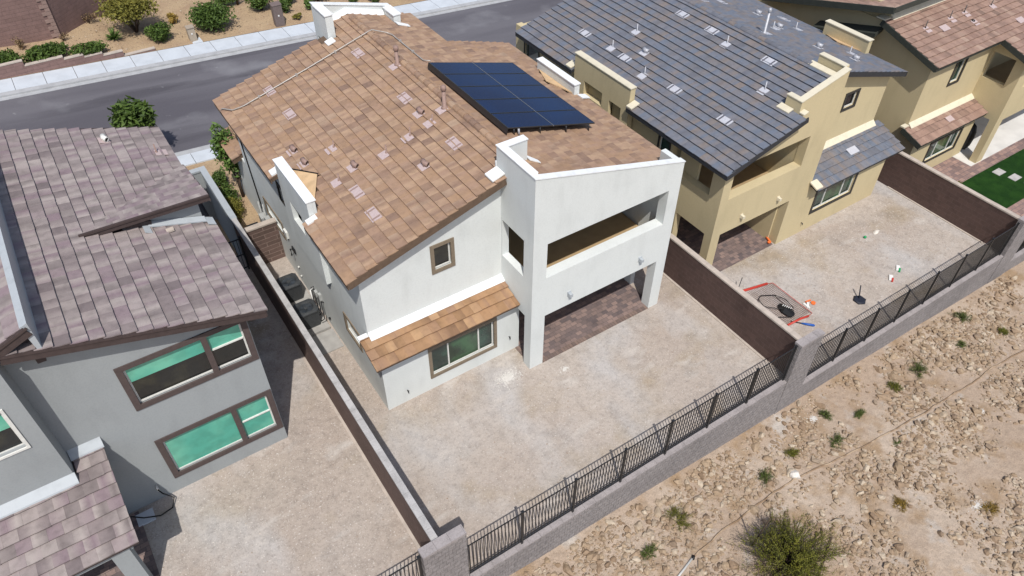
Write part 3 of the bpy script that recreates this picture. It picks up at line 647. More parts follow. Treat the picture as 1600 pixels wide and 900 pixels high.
def clipAR(v):   # from right eave (x=11.3) up; u = y+.9
    x = 11.30-v/q; e = 10.9 if x > 8.25 else 13.85
    iv = [(.72 if x > 10.5 else 0, e)]
    if 8.3 < x < 0: pass
    if 10.45 < x <= 11.12:
        h = min(1.22, (x-10.40)/.5*1.2); iv = [(iv[0][0], 7.0-h), (7.0+h, e)]
    return iv
T2 = tiles('roof_tiles', (11.30, -.9, zrr(11.30)), uy, vr, 13.85, (11.30-5.455)*q, 'tile_tan', HA, clip=clipAR, seed=3, th=.022)
ridge(HA, (5.455, .95, 7.45), (5.455, 12.4, 7.45), 'tile_tan', .12)
# right side parapet with its cricket
bm = B(); box(bm, 10.87, 11.10, 4.9, 7.3, 5.3, 6.26); child('side_parapet', bm, 'white_stucco', HA)
bm = B(); box(bm, 10.84, 11.13, 4.87, 7.33, 6.262, 6.30); slab(bm, [(10.98, 4.55, zrr(10.98)+.1), (11.36, 4.55, zrr(11.36)+.1), (11.36, 4.86, zrr(11.36)+.1), (10.98, 4.86, zrr(10.98)+.1)], .04); child('coping', bm, 'flash_white', HA)
bm = B(); prism(bm, [(10.86, 5.0, zrr(10.86)+.05), (10.86, 7.2, zrr(10.86)+.05), (10.42, 6.1, zrr(10.42)+.05)], (0, 0, .04)); child('cricket', bm, 'cream_stucco', HA)
# front parapet with two returns
bm = B(); wall(bm, '+y', 12.95, .2, [(4.2, 5), (7.35, 5), (7.35, 7.22), (4.2, 8.02)]); box(bm, 4.2, 4.5, 11.6, 12.745, 6.8, 7.98)
box(bm, 7.05, 7.35, 11.8, 12.745, 6.6, 7.24); child('front_parapet', bm, 'white_stucco', HA)
bm = B(); hexa(bm, [(4.17, 12.72, 8.03), (7.38, 12.72, 7.23), (7.38, 12.98, 7.23), (4.17, 12.98, 8.03), (4.17, 12.72, 8.06), (7.38, 12.72, 7.26), (7.38, 12.98, 7.26), (4.17, 12.98, 8.06)])
box(bm, 4.17, 4.53, 11.57, 12.715, 7.982, 8.02); box(bm, 7.02, 7.38, 11.77, 12.715, 7.242, 7.28)
for (a, b, f, s) in ((4.0, 4.55, zl, 11.2),): slab(bm, [(a, s, f(a)+.1), (a+.32, s, f(a+.32)+.1), (a+.32, 11.56, f(a+.32)+.1), (a, 11.56, f(a)+.1)], .04)
hexa(bm, [(4.55, 12.55, zl(4.55)+.03), (5.455, 12.55, 7.45), (5.455, 12.74, 7.45), (4.55, 12.74, zl(4.55)+.03), (4.55, 12.68, zl(4.55)+.22), (5.455, 12.68, 7.62), (5.455, 12.74, 7.62), (4.55, 12.74, zl(4.55)+.22)])
hexa(bm, [(5.46, 12.55, 7.44), (7.02, 12.55, zrr(7.02)+.03), (7.02, 12.74, zrr(7.02)+.03), (5.46, 12.74, 7.44), (5.46, 12.68, 7.62), (7.02, 12.68, zrr(7.02)+.2), (7.02, 12.74, zrr(7.02)+.2), (5.46, 12.74, 7.62)])
slab(bm, [(7.05, 11.45, zrr(7.05)+.1), (7.5, 11.3, zrr(7.5)+.1), (7.5, 11.5, zrr(7.5)+.1), (7.05, 11.76, zrr(7.05)+.1)], .04)
child('coping', bm, 'flash_white', HA)
# rear eave flashing at the balcony block
bm = B(); slab(bm, [(4.45, .42, zl(4.45)+.12), (4.87, .42, zl(4.87)+.12), (4.87, .86, zl(4.87)+.12), (4.45, .86, zl(4.45)+.12)], .05)
box(bm, 4.86, 5.84, .885, .93, 7.25, 7.5); slab(bm, [(5.84, .55, zrr(5.84)+.1), (6.1, .35, zrr(6.1)+.09), (6.1, .5, zrr(6.1)+.09), (5.84, .9, zrr(5.84)+.1)], .04)
child('flashing', bm, 'flash_white', HA)
# pent roof over the rear window
def pz_(y): return 2.66+.33*(y+.43)
PR = B(); slab(PR, [(-.29, -.41, pz_(-.41)-.02), (4.87, -.41, pz_(-.41)-.02), (4.87, .655, pz_(.655)-.02), (-.29, .655, pz_(.655)-.02)], .12); child('pent_roof', PR, 'fascia_brown', HA)
tiles('pent_tiles', (-.31, -.45, pz_(-.45)), (1, 0, 0), (0, 1, .33), 5.18, 1.16, 'tile_pent', HA, expo=.37, seed=5, jit=.016)
bm = B(); hexa(bm, [(.0, .44, pz_(.44)+.05), (4.875, .44, pz_(.44)+.05), (4.875, .657, pz_(.657)+.04), (.0, .657, pz_(.657)+.04), (.0, .46, pz_(.46)+.075), (4.875, .46, pz_(.46)+.075), (4.875, .657, pz_(.657)+.16), (.0, .657, pz_(.657)+.16)])
box(bm, -.33, -.005, .60, .78, 3.02, 3.08); child('flashing', bm, 'flash_white', HA)
# windows
window(HA, '-y', 0, 1.63, 4.24, .55, 2.03, 'trim_bronze', .11, ((0, .27, 'glass'), (.27, .76, 'glass_green'), (.76, 1, 'glass')))
window(HA, '-y', .66, 2.35, 3.17, 4.42, 5.55, 'trim_bronze', .12, ((0, 1, 'glass_dark'),))
window(HA, '-x', 0, 1.47, 2.73, 1.49, 2.35, 'trim_bronze', .1, ((0, 1, 'glass_dark'),))
window(HA, '-x', 0, 8.2, 10.2, 1.52, 2.35, 'trim_bronze', .1, ((0, 1, 'glass'),))
window(HA, '-x', 0, 6.75, 7.4, 4.0, 4.8, 'trim_dark', .1, ((0, 1, 'glass_dark'),))
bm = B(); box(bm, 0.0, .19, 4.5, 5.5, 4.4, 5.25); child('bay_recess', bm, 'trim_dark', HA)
# patio doors, back wall
window(HA, '-y', 2.8, 6.2, 9.6, .02, 2.3, 'trim_bronze', .08, ((0, .5, 'glass_dark'), (.5, 1, 'glass')), name='patio_door')
window(HA, '-y', 2.8, 6.6, 9.2, 3.0, 5.1, 'trim_bronze', .08, ((0, .5, 'glass_dark'), (.5, 1, 'glass')), name='balcony_door')
def scone(root, x, y, z, m='plastic_white', face='-y'):
    bm = B(); F = FR(face, y); fbox(bm, F, x-.07, x+.07, z-.09, z+.09, .0, .03); fbox(bm, F, x-.055, x+.055, z-.06, z+.06, .03, .16); o = child('wall_light', bm, m, root); return o
scone(HA, 6.37, -1.11, 2.9, 'flash_grey'); scone(HA, 9.41, -1.11, 2.92, 'flash_grey')
for x, z in ((.75, .55), (4.75, .75)):
    bm = B(); tube(bm, [(x, 0, z), (x, -.07, z)], .018, 8); tube(bm, [(x, -.05, z+.02), (x, -.08, z-.07)], .02, 8); box(bm, x-.03, x+.03, -.075, -.06, z+.02, z+.03); child('hose_tap', bm, 'black_metal', HA)
# eave gutter end and small side fittings
for y, z, r in ((7.28, .85, .04), (7.2, .45, .03), (4.55, .42, .05)):
    bm = B(); tube(bm, [(0, y, z), (-.06, y, z)], r, 10); child('wall_vent', bm, 'frame_white' if r < .05 else 'rubber', HA)
bm = B(); fbox(bm, FR('-x', 0), 7.2, 7.5, 1.55, 1.75, 0, .05); tube(bm, [(-.05, 7.35, 1.7), (-.14, 7.35, 1.75), (-.14, 7.35, 1.45)], .035, 8); child('wall_light', bm, 'black_metal', HA)
bm = B(); fbox(bm, FR('-x', 0), 7.7, 8.0, 1.95, 2.25, 0, .08); child('meter_box', bm, 'frame_white', HA)
bm = B(); tube(bm, [(-.03, 11.6, 5.5), (-.03, 11.4, 4.4), (-.03, 10.9, 1.3)], .025, 6); child('downpipe', bm, 'rubber', HA)
# front entry mini roof
bm = B(); slab(bm, [(-.35, 12.3, 2.95), (.5, 12.3, 3.2), (.5, 14.4, 3.2), (-.35, 14.4, 2.95)], .22); child('entry_roof', bm, 'fascia_brown', HA)
tiles('entry_tiles', (-.38, 12.27, 2.96), uy, (1, 0, .29), 2.16, .9, 'tile_tan', HA, seed=9)
bm = B(); box(bm, 0.21, 7.2, 11.901, 14.2, -.2, 2.9); child('garage_block', bm, 'white_stucco', HA)
# roof accessories of the white house
for p in [(4.59, 9.79), (1.34, 10.66), (1.35, 8.76), (4.54, 6.05), (4.55, 2.79), (1.38, 3.35), (1.33, 2.1)]: rvent(T1, (*p, zl(p[0])), P_)
for p in [(5.05, 7.92, .75), (5.0, 4.51, .85)]: rpipe(T1, (p[0]+.2, p[1], zl(p[0]+.2)), P_, p[2]-.2, .065, cap=1)
for p in [(3.76, 4.24, .36), (4.6, 4.26, .28), (1.74, 5.84, .3), (1.19, 4.27, .3), (2.84, 4.16, .34)]: rpipe(T1, (p[0], p[1], zl(p[0])), P_, p[2], .024)
for p in [(4.51, 4.92), (.67, 6.82), (.69, 5.92), (1.81, 4.42), (3.41, 2.66)]: rcowl(T1, (*p, zl(p[0])), P_)
# conduit
CD = empty('conduit', (5.5, 10.5, 7.5), 'pale metal conduit running across the tan roof to the solar panels', 'conduit')
bm = B(); h = .10
tube(bm, [(-.40, 11.35, zl(-.4)-.25), (-.44, 11.3, zl(-.4)-.02), (-.36, 11.2, zl(-.36)+h), (-.1, 10.75, zl(-.1)+h), (.3, 10.62, zl(.3)+h), (3, 10.58, zl(3)+h), (5.35, 10.55, zl(5.35)+h+.03), (5.55, 10.55, zrr(5.55)+h+.07), (6.1, 10.5, zrr(6.1)+h), (6.24, 10.3, zrr(6.24)+h), (6.26, 7.9, zrr(6.26)+h), (6.4, 7.6, zrr(6.4)+.2)], .021, 8)
child('pipe', bm, 'conduit', CD)
bm = B()
for x, y in ((.9, 10.61), (2.4, 10.59), (4, 10.57)): box(bm, x-.03, x+.03, y-.05, y+.05, zl(x)+.03, zl(x)+.135)
for y in (9.7, 8.7): box(bm, 6.21, 6.31, y-.03, y+.03, zrr(6.26)+.03, zrr(6.26)+.135)
child('strap', bm, 'conduit', CD)
# solar array
SA = empty('solar_array', (6.131, 2.152, 7.3), 'black framed solar array of ten dark blue panels on the tan roof', 'solar panels')
ps, sw = .286, 3.523; sx0, sy0, sz0 = 6.131, 2.152, 7.525; qd = math.sqrt(1+ps*ps)
frm = (V((sx0, sy0, sz0)), V((1, 0, -ps)).normalized(), V((0, 1, 0)), V((ps, 0, 1)).normalized()); W_ = sw*qd; H_ = 5.08
for i in range(2):
    for j in range(5):
        a0, a1 = i*W_/2+.006, (i+1)*W_/2-.006; b0, b1 = j*H_/5+.018, (j+1)*H_/5-.018
        bm = B(); e = .02
        sbox(bm, frm, a0, a1, b0, b1, -.04, -.006); 
        for c0, c1, d0, d1 in ((a0, a1, b0, b0+e), (a0, a1, b1-e, b1), (a0, a0+e, b0+e, b1-e), (a1-e, a1, b0+e, b1-e)): sbox(bm, frm, c0, c1, d0, d1, -.006, .0)
        pn = child('solar_panel', bm, 'panel_frame', SA)
        bm = B(); sbox(bm, frm, a0+e, a1-e, b0+e, b1-e, -.0055, -.003); cl = child('cell_sheet', bm, 'cell_blue', SA); W_fix(cl, SA, pn)
bm = B(); sbox(bm, frm, W_/2-.0055, W_/2+.0055, 0, H_, -.03, .001); child('centre_strip', bm, 'panel_gap', SA)
bm = B()
for b in (.25, .8, 1.27, 1.8, 2.3, 2.8, 3.3, 3.85, 4.3, 4.85): sbox(bm, frm, .03, W_-.03, b-.02, b+.02, -.09, -.042)
child('rail', bm, 'panel_frame', SA)
bm = B()
for b in (.03, 2.5, 5.0):
    for a in (.25, 1.3, 2.4, 3.4):
        P0 = frm[0]+frm[1]*a+frm[2]*b; tube(bm, [P0-frm[3]*.05, V((P0.x, P0.y, zrr(P0.x)+.02))], .025, 8)
child('mount_foot', bm, 'panel_frame', SA)
bm = B(); P0 = frm[0]+frm[1]*.42+frm[2]*.0; tube(bm, [P0-frm[3]*.05, V((P0.x, P0.y, zrr(P0.x)+.02))], .035, 8); child('support_post', bm, 'pipe_grey', SA)
bm = B(); sbox(bm, frm, -.012, 0, 0, H_, -.2, .0); child('skirt', bm, 'panel_frame', SA)

# patio of the white house
bm = B(); box(bm, 5.17, 10.515, -.95, 2.79, -.05, .035); t1 = link('paving', bm, 'paver'); struct(t1); t1.name = 'patio_paving'
bm = B(); box(bm, 5.425, 10.255, -1.12, -.952, -.05, .037); box(bm, 5.0, 5.16, -.6, -.02, -.05, .03); t1 = link('patio_edge', bm, 'paver_edge'); struct(t1)

# ------------------------------------------------------------------ house B (cream, slate roof)
gb = GB; XB = 13.7
def bl(x): return 4.78+P_*(x-13.25)
def br(x): return 6.48-P_*(x-19.1)
HB = empty('cream_house', (19, 5, gb), 'cream stucco two-storey house with dark slate tile roof', 'house')
yb = -.57
bm = B()
# rear: balcony block (left) flush with the lower rear wall (right)
wall(bm, '-y', yb, .38, [(XB, gb-.3), (14.16, gb-.3), (14.16, 1.42), (18.08, 1.42), (18.08, gb-.3), (24.5, gb-.3), (24.5, 1.62), (19.25, 1.62), (19.25, 6.88-.02), (16.85, 6.2), (16.85, bl(16.85)-.12), (XB, bl(XB)-.12)], [(14.12, 18.1, 3.12, min(4.5, 4.5)), (19.93, 22.5, .04, 1.3)]) if False else None
wall(bm, '-y', yb, .38, [(XB, gb-.3), (14.16, gb-.3), (14.16, 1.42), (18.08, 1.42), (18.08, gb-.3), (19.25, gb-.3), (19.25, 5.8), (16.9, bl(16.9)-.12), (XB, bl(XB)-.12)], [(14.12, 18.1, 3.12, 4.5)]) if bl(XB)-.12 > 4.6 else None
wall(bm, '-y', yb, .2, [(19.252, gb-.3), (24.5, gb-.3), (24.5, 1.62), (19.252, 1.62)], [(19.95, 22.48, .06, 1.24)])
wall(bm, '-y', yb, .22, [(16.9, bl(16.9)-.118), (19.25, 5.802), (19.25, 6.90), (16.9, 6.30)])
wall(bm, '-y', .65, .2, [(19.252, 1.5), (24.5, 1.5), (24.5, br(24.5)-.12), (19.252, br(19.252)-.12)], [(21.72, 22.45, 3.84, 4.52)])
wall(bm, '+x', 24.5, .2, [(yb+.2, gb-.3), (13, gb-.3), (13, br(24.5)-.12), (.852, br(24.5)-.12), (.852, 1.7), (yb+.2, 1.62)])
wall(bm, '-x', XB, .3, [(yb+.381, 1.42), (1.4, 1.42), (1.4, gb-.3), (13, gb-.3), (13, bl(XB)-.12), (2.2, bl(XB)-.12), (2.2, 3.12), (.03, 3.12), (.03, bl(XB)-.12), (yb+.381, bl(XB)-.12)], [(2.2+.15, 2.95, 3.3, 4.3), (11.2, 12.2, 3.3, 4.35)])
wall(bm, '-x', 19.25, .22, [(yb+.221, 5.7), (.84, 5.7), (.84, 6.9), (yb+.221, 6.9)]); box(bm, 16.9, 17.12, yb+.221, .12, 5.7, 6.3)
wall(bm, '-x', 19.253, .2, [(yb+.221, 1.6), (.648, 1.6), (.648, 5.7), (yb+.221, 5.7)]) if False else None
wall(bm, '+x', 19.25, .2, [(yb+.381, 1.5), (.649, 1.5), (.649, 5.698), (yb+.381, 5.698)])
box(bm, 13.9, 24.3, 12.8, 13, gb, 4.7); box(bm, 14.0, 24.3, 3.2, 3.4, gb, 5.0); box(bm, 18.0, 18.2, -.18, 3.19, gb, 1.9); box(bm, 18.12, 18.3, -.18, 3.19, 1.95, 4.9)
child('wall', bm, 'yellow_stucco', HB)
bm = B(); box(bm, 14.0, 18.11, yb+.382, 3.19, 1.8, 2.02); child('balcony_floor', bm, 'deck_tan', HB)
bm = B(); box(bm, 14.0, 14.12, 1.0, 1.9, 2.02, 4.3); box(bm, 14.0, 14.9, 1.9, 2.0, 2.02, 4.3); child('partition', bm, 'yellow_stucco', HB)
# rail coping on the side opening
bm = B(); box(bm, XB-.02, XB+.32, .032, 2.198, 3.122, 3.15); child('sill', bm, 'flash_yellow', HB)
# copings
bm = B(); c = .02
hexa(bm, [(16.88, yb-c, 6.301), (19.27, yb-c, 6.901), (19.27, yb+.24, 6.901), (16.88, yb+.24, 6.301), (16.88, yb-c, 6.335), (19.27, yb-c, 6.935), (19.27, yb+.24, 6.935), (16.88, yb+.24, 6.335)])
box(bm, 19.23, 19.49, yb+.241, .86, 6.902, 6.936); box(bm, 16.88, 17.14, yb+.241, .14, 6.302, 6.336)
child('coping', bm, 'flash_cream', HB)
bm = B()
slab(bm, [(16.62, yb+.25, bl(16.62)+.1), (16.88, yb+.25, bl(16.88)+.1), (16.88, .25, bl(16.88)+.1), (16.62, .25, bl(16.62)+.1)], .04)
child('flashing', bm, 'flash_cream', HB); bm = B(); slab(bm, [(18.98, yb+.25, bl(18.98)+.08), (19.22, yb+.25, bl(19.22)+.08), (19.22, 1.05, bl(19.22)+.08), (18.98, 1.05, bl(18.98)+.08)], .04)
child('flashing', bm, 'flash_cream', HB); bm = B(); slab(bm, [(16.9, -.8, bl(16.9)+.08), (17.12, -.8, bl(17.12)+.08), (17.12, yb-.003, bl(17.12)+.08), (16.9, yb-.003, bl(16.9)+.08)], .04)
child('flashing', bm, 'flash_cream', HB)
# side bay parapets
bm = B(); wall(bm, '-x', 13.38, .25, [(4.55, 1.6), (8.1, 1.6), (8.1, 5.5), (4.55, 5.5)], [(6.2, 7.4, 3.95, 4.55), (5.0, 5.75, 3.0, 4.45)]); child('side_bay', bm, 'yellow_stucco', HB)
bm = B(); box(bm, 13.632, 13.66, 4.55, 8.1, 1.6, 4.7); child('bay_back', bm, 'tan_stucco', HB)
window(HB, '-x', 13.58, 4.95, 5.8, 2.9, 4.5, 'trim_dark', .05, ((0, 1, 'glass'),))
bm = B(); box(bm, 13.35, 13.66, 4.52, 8.13, 5.502, 5.54); slab(bm, [(13.2, 4.2, 4.88), (13.6, 4.2, 5.0), (13.6, 4.51, 5.0), (13.2, 4.51, 4.88)], .05); slab(bm, [(13.2, 8.14, 4.88), (13.55, 8.14, 4.98), (13.55, 8.5, 4.98), (13.2, 8.5, 4.88)], .05); child('coping', bm, 'flash_cream', HB)
bm = B(); prism(bm, [(13.64, 4.9, bl(13.64)+.06), (13.64, 6.7, bl(13.64)+.06), (14.1, 5.7, bl(14.1)+.075)], (0, 0, .04)); child('cricket', bm, 'cream_stucco', HB)
bm = B(); box(bm, 24.5, 24.75, 2.1, 4.4, 4, 5.5); child('side_parapet', bm, 'yellow_stucco', HB)
bm = B(); box(bm, 24.47, 24.78, 2.07, 4.43, 5.502, 5.54); child('coping', bm, 'flash_cream', HB)
bm = B(); prism(bm, [(24.49, 2.3, br(24.49)+.05), (24.49, 4.2, br(24.49)+.05), (24.05, 3.3, br(24.05)+.06)], (0, 0, .04)); child('cricket', bm, 'cream_stucco', HB)
# roof decks
bm = B(); t = .14
slab(bm, [(13.67, -.92, bl(13.67)-.02), (16.89, -.92, bl(16.89)-.02), (16.89, 12.33, bl(16.89)-.02), (13.67, 12.33, bl(13.67)-.02)], t)
for a_, b_ in ((-.92, 4.53), (8.12, 12.33)): slab(bm, [(13.28, a_, bl(13.28)-.02), (13.67, a_, bl(13.67)-.02), (13.67, b_, bl(13.67)-.02), (13.28, b_, bl(13.28)-.02)], t)
slab(bm, [(16.89, yb+.225, bl(16.89)-.02), (19.1, yb+.225, bl(19.1)-.02), (19.1, 12.33, bl(19.1)-.02), (16.89, 12.33, bl(16.89)-.02)], t)
slab(bm, [(19.1, .3, br(19.1)-.02), (24.93, .3, br(24.93)-.02), (24.93, 12.33, br(24.93)-.02), (19.1, 12.33, br(19.1)-.02)], t)
RB = child('roof', bm, 'fascia_dark', HB)
bm = B(); bar(bm, (13.26, -.95, bl(13.26)-.1), (17.0, -.95, bl(17.0)-.1), .04, .22); bar(bm, (13.24, -.97, bl(13.24)-.1), (13.24, 4.53, bl(13.24)-.1), .04, .19); child('fascia', bm, 'fascia_dark', HB); bm = B(); bar(bm, (13.24, 8.12, bl(13.24)-.1), (13.24, 12.35, bl(13.24)-.1), .04, .19)
child('fascia', bm, 'fascia_dark', HB); bm = B(); bar(bm, (19.5, .27, br(19.5)-.1), (24.96, .27, br(24.96)-.1), .04, .2); bar(bm, (24.97, .25, br(24.97)-.1), (24.97, 12.3, br(24.97)-.1), .04, .2); child('fascia', bm, 'fascia_dark', HB)
def clipBL(v):
    x = 13.22+v/q; e = 13.33
    if x > 16.9: return [(.97-.35+.03, e)]
    if x < 13.66: return [(0, 5.5), (9.07, e)]
    if x < 14.1: h = (14.1-x)/.46*.9; return [(0, 6.67-h), (6.67+h, e)]
    return [(0, e)]
TB1 = tiles('roof_tiles', (13.22, -.97, bl(13.22)), uy, vl, 13.33, (19.1-13.22)*q, 'tile_slate', HB, clip=clipBL, seed=21)
def clipBR(v):
    x = 24.98-v/q; e = 12.1
    if 24.05 < x < 24.76: h = min(1.1, (x-24.05)/.44*.95); return [(0, 3.05-h), (3.05+h, e)]
    return [(.0 if x > 19.5 else .6, e)]
TB2 = tiles('roof_tiles', (24.98, .25, br(24.98)), uy, vr, 12.1, (24.98-19.1)*q, 'tile_slate', HB, clip=clipBR, seed=22, th=.022)
ridge(HB, (19.1, .95, 6.50), (19.1, 12.2, 6.50), 'tile_slate', .12)
for p in [(15.04, 9.6), (15.03, 6.89), (18.31, 7.18), (18.29, 5.39), (15.02, 3.84), (15.05, 1.13), (18.28, 2.27)]: rvent(TB1, (*p, bl(p[0])), P_, mats=('vent_white', 'vent_slot_grey'))
for p in [(16.46, 7.87), (15.17, 7.86), (14.89, 5.46), (18.1, 4.31), (17.07, 1.24)]: rpipe(TB1, (*p, bl(p[0])), P_, .36, .022, mats='pipe_grey', patch='vent_white')
rcowl(TB1, (15.75, 6.47, bl(15.75)), P_, mats='pipe_grey', patch='vent_white')
for p in [(22.37, 6.46), (21.86, 4.81), (21.82, 2.63), (22.7, 1.39)]: rcowl(TB2, (*p, br(p[0])), -P_, mats='pipe_grey', patch='vent_white')
rpipe(TB2, (19.98, 4.08, br(19.98)), -P_, .9, .05, cap=1, mats='pipe_grey', patch='vent_white')
for p in [(21.3, 4.69), (23.0, 4.77), (23.3, 2.08)]: rpipe(TB2, (*p, br(p[0])), -P_, .36, .02, mats='pipe_grey', patch='vent_white')
for p in [(23.75, 6.07), (21.45, 7.93), (20.3, 8.04)]: rvent(TB2, (*p, br(p[0])), -P_, mats=('vent_white', 'vent_slot_grey'))
def pzb(y): return 1.70+.36*(y+.95)
bm = B(); slab(bm, [(19.27, -.95, pzb(-.95)-.02), (24.88, -.95, pzb(-.95)-.02), (24.88, .645, pzb(.645)-.02), (19.27, .645, pzb(.645)-.02)], .13); child('pent_roof', bm, 'fascia_dark', HB)
tiles('pent_tiles', (19.25, -.98, pzb(-.98)), (1, 0, 0), (0, 1, .36), 5.66, 1.72, 'tile_slate', HB, expo=.35, seed=25, jit=.012)
bm = B(); hexa(bm, [(19.26, .44, pzb(.44)+.05), (24.5, .44, pzb(.44)+.05), (24.5, .648, pzb(.648)+.04), (19.26, .648, pzb(.648)+.04), (19.26, .46, pzb(.46)+.07), (24.5, .46, pzb(.46)+.07), (24.5, .648, pzb(.648)+.18), (19.26, .648, pzb(.648)+.18)])
child('flashing', bm, 'flash_cream', HB); bm = B(); slab(bm, [(19.1, -.98, pzb(-.98)+.14), (19.5, -.98, pzb(-.98)+.14), (19.5, -.59, pzb(-.59)+.14), (19.1, -.59, pzb(-.59)+.14)], .06); child('flashing', bm, 'flash_cream', HB)
rv = None
bm = B(); sfr = slopeframe((22.3, -.1, pzb(-.1)), .36, 'y'); sbox(bm, sfr, -.17, .17, -.28, .28, .05, .08); child('roof_vent', bm, 'vent_white', HB)
window(HB, '-y', yb, 19.84, 22.6, -.05, 1.35, 'trim_dark', .11, ((0, .27, 'glass'), (.27, .74, 'glass_green'), (.74, 1, 'glass')))
window(HB, '-y', .65, 21.63, 22.54, 3.75, 4.61, 'trim_dark', .1, ((0, 1, 'glass_dark'),))
window(HB, '-x', XB, 2.3, 3.0, 3.25, 4.35, 'trim_dark', .06, ((0, 1, 'glass'),)); window(HB, '-x', XB, 11.1, 12.3, 3.2, 4.45, 'trim_dark', .06, ((0, 1, 'glass'),))
window(HB, '-y', 3.2, 14.6, 17.4, gb+.02, 1.35, 'trim_dark', .07, ((0, .5, 'glass_dark'), (.5, 1, 'glass_dark')), name='patio_door')
window(HB, '-y', 3.2, 14.8, 17.2, 2.05, 4.3, 'trim_dark', .07, ((0, .5, 'glass_dark'), (.5, 1, 'glass_dark')), name='balcony_door')
window(HB, '-x', XB, 2.2, 5.6, gb+.1, 1.2, 'trim_dark', .07, ((0, .5, 'glass_dark'), (.5, 1, 'glass_dark')), name='window')
scone(HB, 15.17, yb, 1.92, 'flash_cream'); scone(HB, 17.22, yb, 1.92, 'flash_cream')
bm = B(); tube(bm, [(19.51, yb, -.36), (19.51, yb-.08, -.36)], .02, 8); tube(bm, [(19.51, yb-.06, -.34), (19.51, yb-.08, -.44)], .02, 8); child('hose_tap', bm, 'black_metal', HB)
bm = B(); box(bm, 13.75, 17.99, yb+.05, 3.19, gb-.05, gb+.035); struct(link('patio_paving', bm, 'paver'))

# ------------------------------------------------------------------ house L (grey, left)
HL = empty('grey_house', (-6, 3, GL), 'grey stucco two-storey house with mottled taupe tile roof at the left', 'house')
def ll(x): return 6.55-.305*(x+2.82)
ql = math.sqrt(1+.305**2)
bm = B()
wall(bm, '-y', .17, .2, [(-8.38, .5), (-3.25, .5), (-3.25, ll(-3.25)-.14), (-8.38, ll(-8.38)-.14)], [(-6.37, -3.40, 1.57, 3.13), (-6.37, -3.36, 4.72, 6.12)])
wall(bm, '+x', -3.25, .2, [(.371, .5), (9.7, .5), (9.7, ll(-3.25)-.14), (.371, ll(-3.25)-.14)])
wall(bm, '-y', -.45, .2, [(-12, .5), (-8.3, .5), (-8.3, 8.1), (-12, 6.6)], [(-9.35, -8.72, 5.65, 6.9)])
wall(bm, '+x', -8.3, .2, [(-.249, .5), (.169, .5), (.169, 8.1), (-.249, 8.1)])
box(bm, -9, -3.45, 9.5, 9.7, .5, 6.4); 
child('wall', bm, 'grey_stucco', HL)
bm = B(); slab(bm, [(-8.3, -.21, ll(-8.3)-.02), (-2.84, -.21, ll(-2.84)-.02), (-2.84, 9.93, ll(-2.84)-.02), (-8.3, 9.93, ll(-8.3)-.02)], .14); child('roof', bm, 'fascia_umber', HL)
bm = B(); bar(bm, (-8.2, -.245, ll(-8.2)-.12), (-2.8, -.245, ll(-2.8)-.12), .04, .24); bar(bm, (-8.2, -.275, ll(-8.2)-.03), (-2.8, -.275, ll(-2.8)-.03), .03, .05); bar(bm, (-2.8, -.26, ll(-2.8)-.13), (-2.8, 9.95, ll(-2.8)-.13), .04, .2)
bar(bm, (-8.3, 9.95, ll(-8.3)-.1), (-2.8, 9.95, ll(-2.8)-.1), .04, .2); child('fascia', bm, 'fascia_umber', HL)
px0, py0, py1, pzh = -6.02, 3.87, 7.25, 7.52
def ppz(y): return pzh-.295*(y-py0)
def clipL(v):
    x = -2.76-v/ql; iv = [(0, 10.2)]
    if x > -6.0:
        k = (x+6.02)/3.26   # 0 at the tip .. 1 at the eave
        a = py0+.28-(-.26) if x > -5 else py0-(-.26); b = py0+k*(py1-py0)+.26
        iv = [(0, a), (b, 10.2)] if b > a else iv
    if x > -4.9: iv = [(p, min(s, 10.13)) for p, s in iv]
    else: iv = [(p, min(s, 10.3)) for p, s in iv]
    return iv
TL = tiles('roof_tiles', (-2.76, -.26, ll(-2.76)), uy, (-1, 0, .305), 10.3, (8.3-2.76)*ql, 'tile_taupe', HL, expo=.335, tw=.33, clip=clipL, seed=31)
# raised strip roof on the right with its own fascia
bm = B(); e = -2.72
v = [(px0, py0, ll(px0)+.02), (e, py0, pzh), (e, py1, ppz(py1)), (px0+.05, py0+.05, ll(px0)+.0)]
prism(bm, [(px0, py0+.01, ll(px0)+.03), (e, py0+.01, pzh), (e, py1, ppz(py1))], (0, 0, -.10)); child('raised_roof', bm, 'fascia_umber', HL)
def clipP(v_):
    y = py1-v_/math.sqrt(1+.295**2); k = (y-py0)/(py1-py0); return [(0, max(.05, 3.3*(1-k)))] if False else [(0, max(.0, (1-k)*0+3.32-3.3*k))]
tiles('raised_tiles', (e+.03, py1, ppz(py1)+.02), (-1, 0, 0), (0, -1, .295), 3.35, (py1-py0)*math.sqrt(1+.295**2), 'tile_taupe', HL, expo=.335, tw=.33, seed=32, clip=clipP, th=.02)
bm = B(); bar(bm, (px0-.02, py0-.02, ll(px0)+.0), (e+.03, py0-.02, pzh-.07), .04, .2); bar(bm, (px0-.02, py0-.05, ll(px0)+.06), (e+.03, py0-.05, pzh+.0), .03, .06); bar(bm, (e+.03, py0-.03, pzh-.08), (e+.03, py1, ppz(py1)-.08), .04, .2)
bar(bm, (-5.0, py0+.12, ll(-5)+.14), (-4.3, py0+.12, ll(-4.3)+.17), .04, .14)
child('fascia', bm, 'fascia_umber', HL)
bm = B(); prism(bm, [(-4.4, py0+.22, ll(-4.4)-.1), (-3.0, py0+.22, ll(-3.0)-.1), (-3.0, py0+.22, pzh-.14), (-4.4, py0+.22, pzh-.2)], (0, .15, 0)); child('gable_wall', bm, 'grey_stucco', HL)
bm = B(); slab(bm, [(-4.4, py0+.05, ll(-4.4)+.09), (-2.95, py0+.05, ll(-2.95)+.09), (-2.95, py0+.2, ll(-2.95)+.17), (-4.4, py0+.2, ll(-4.4)+.17)], .04)
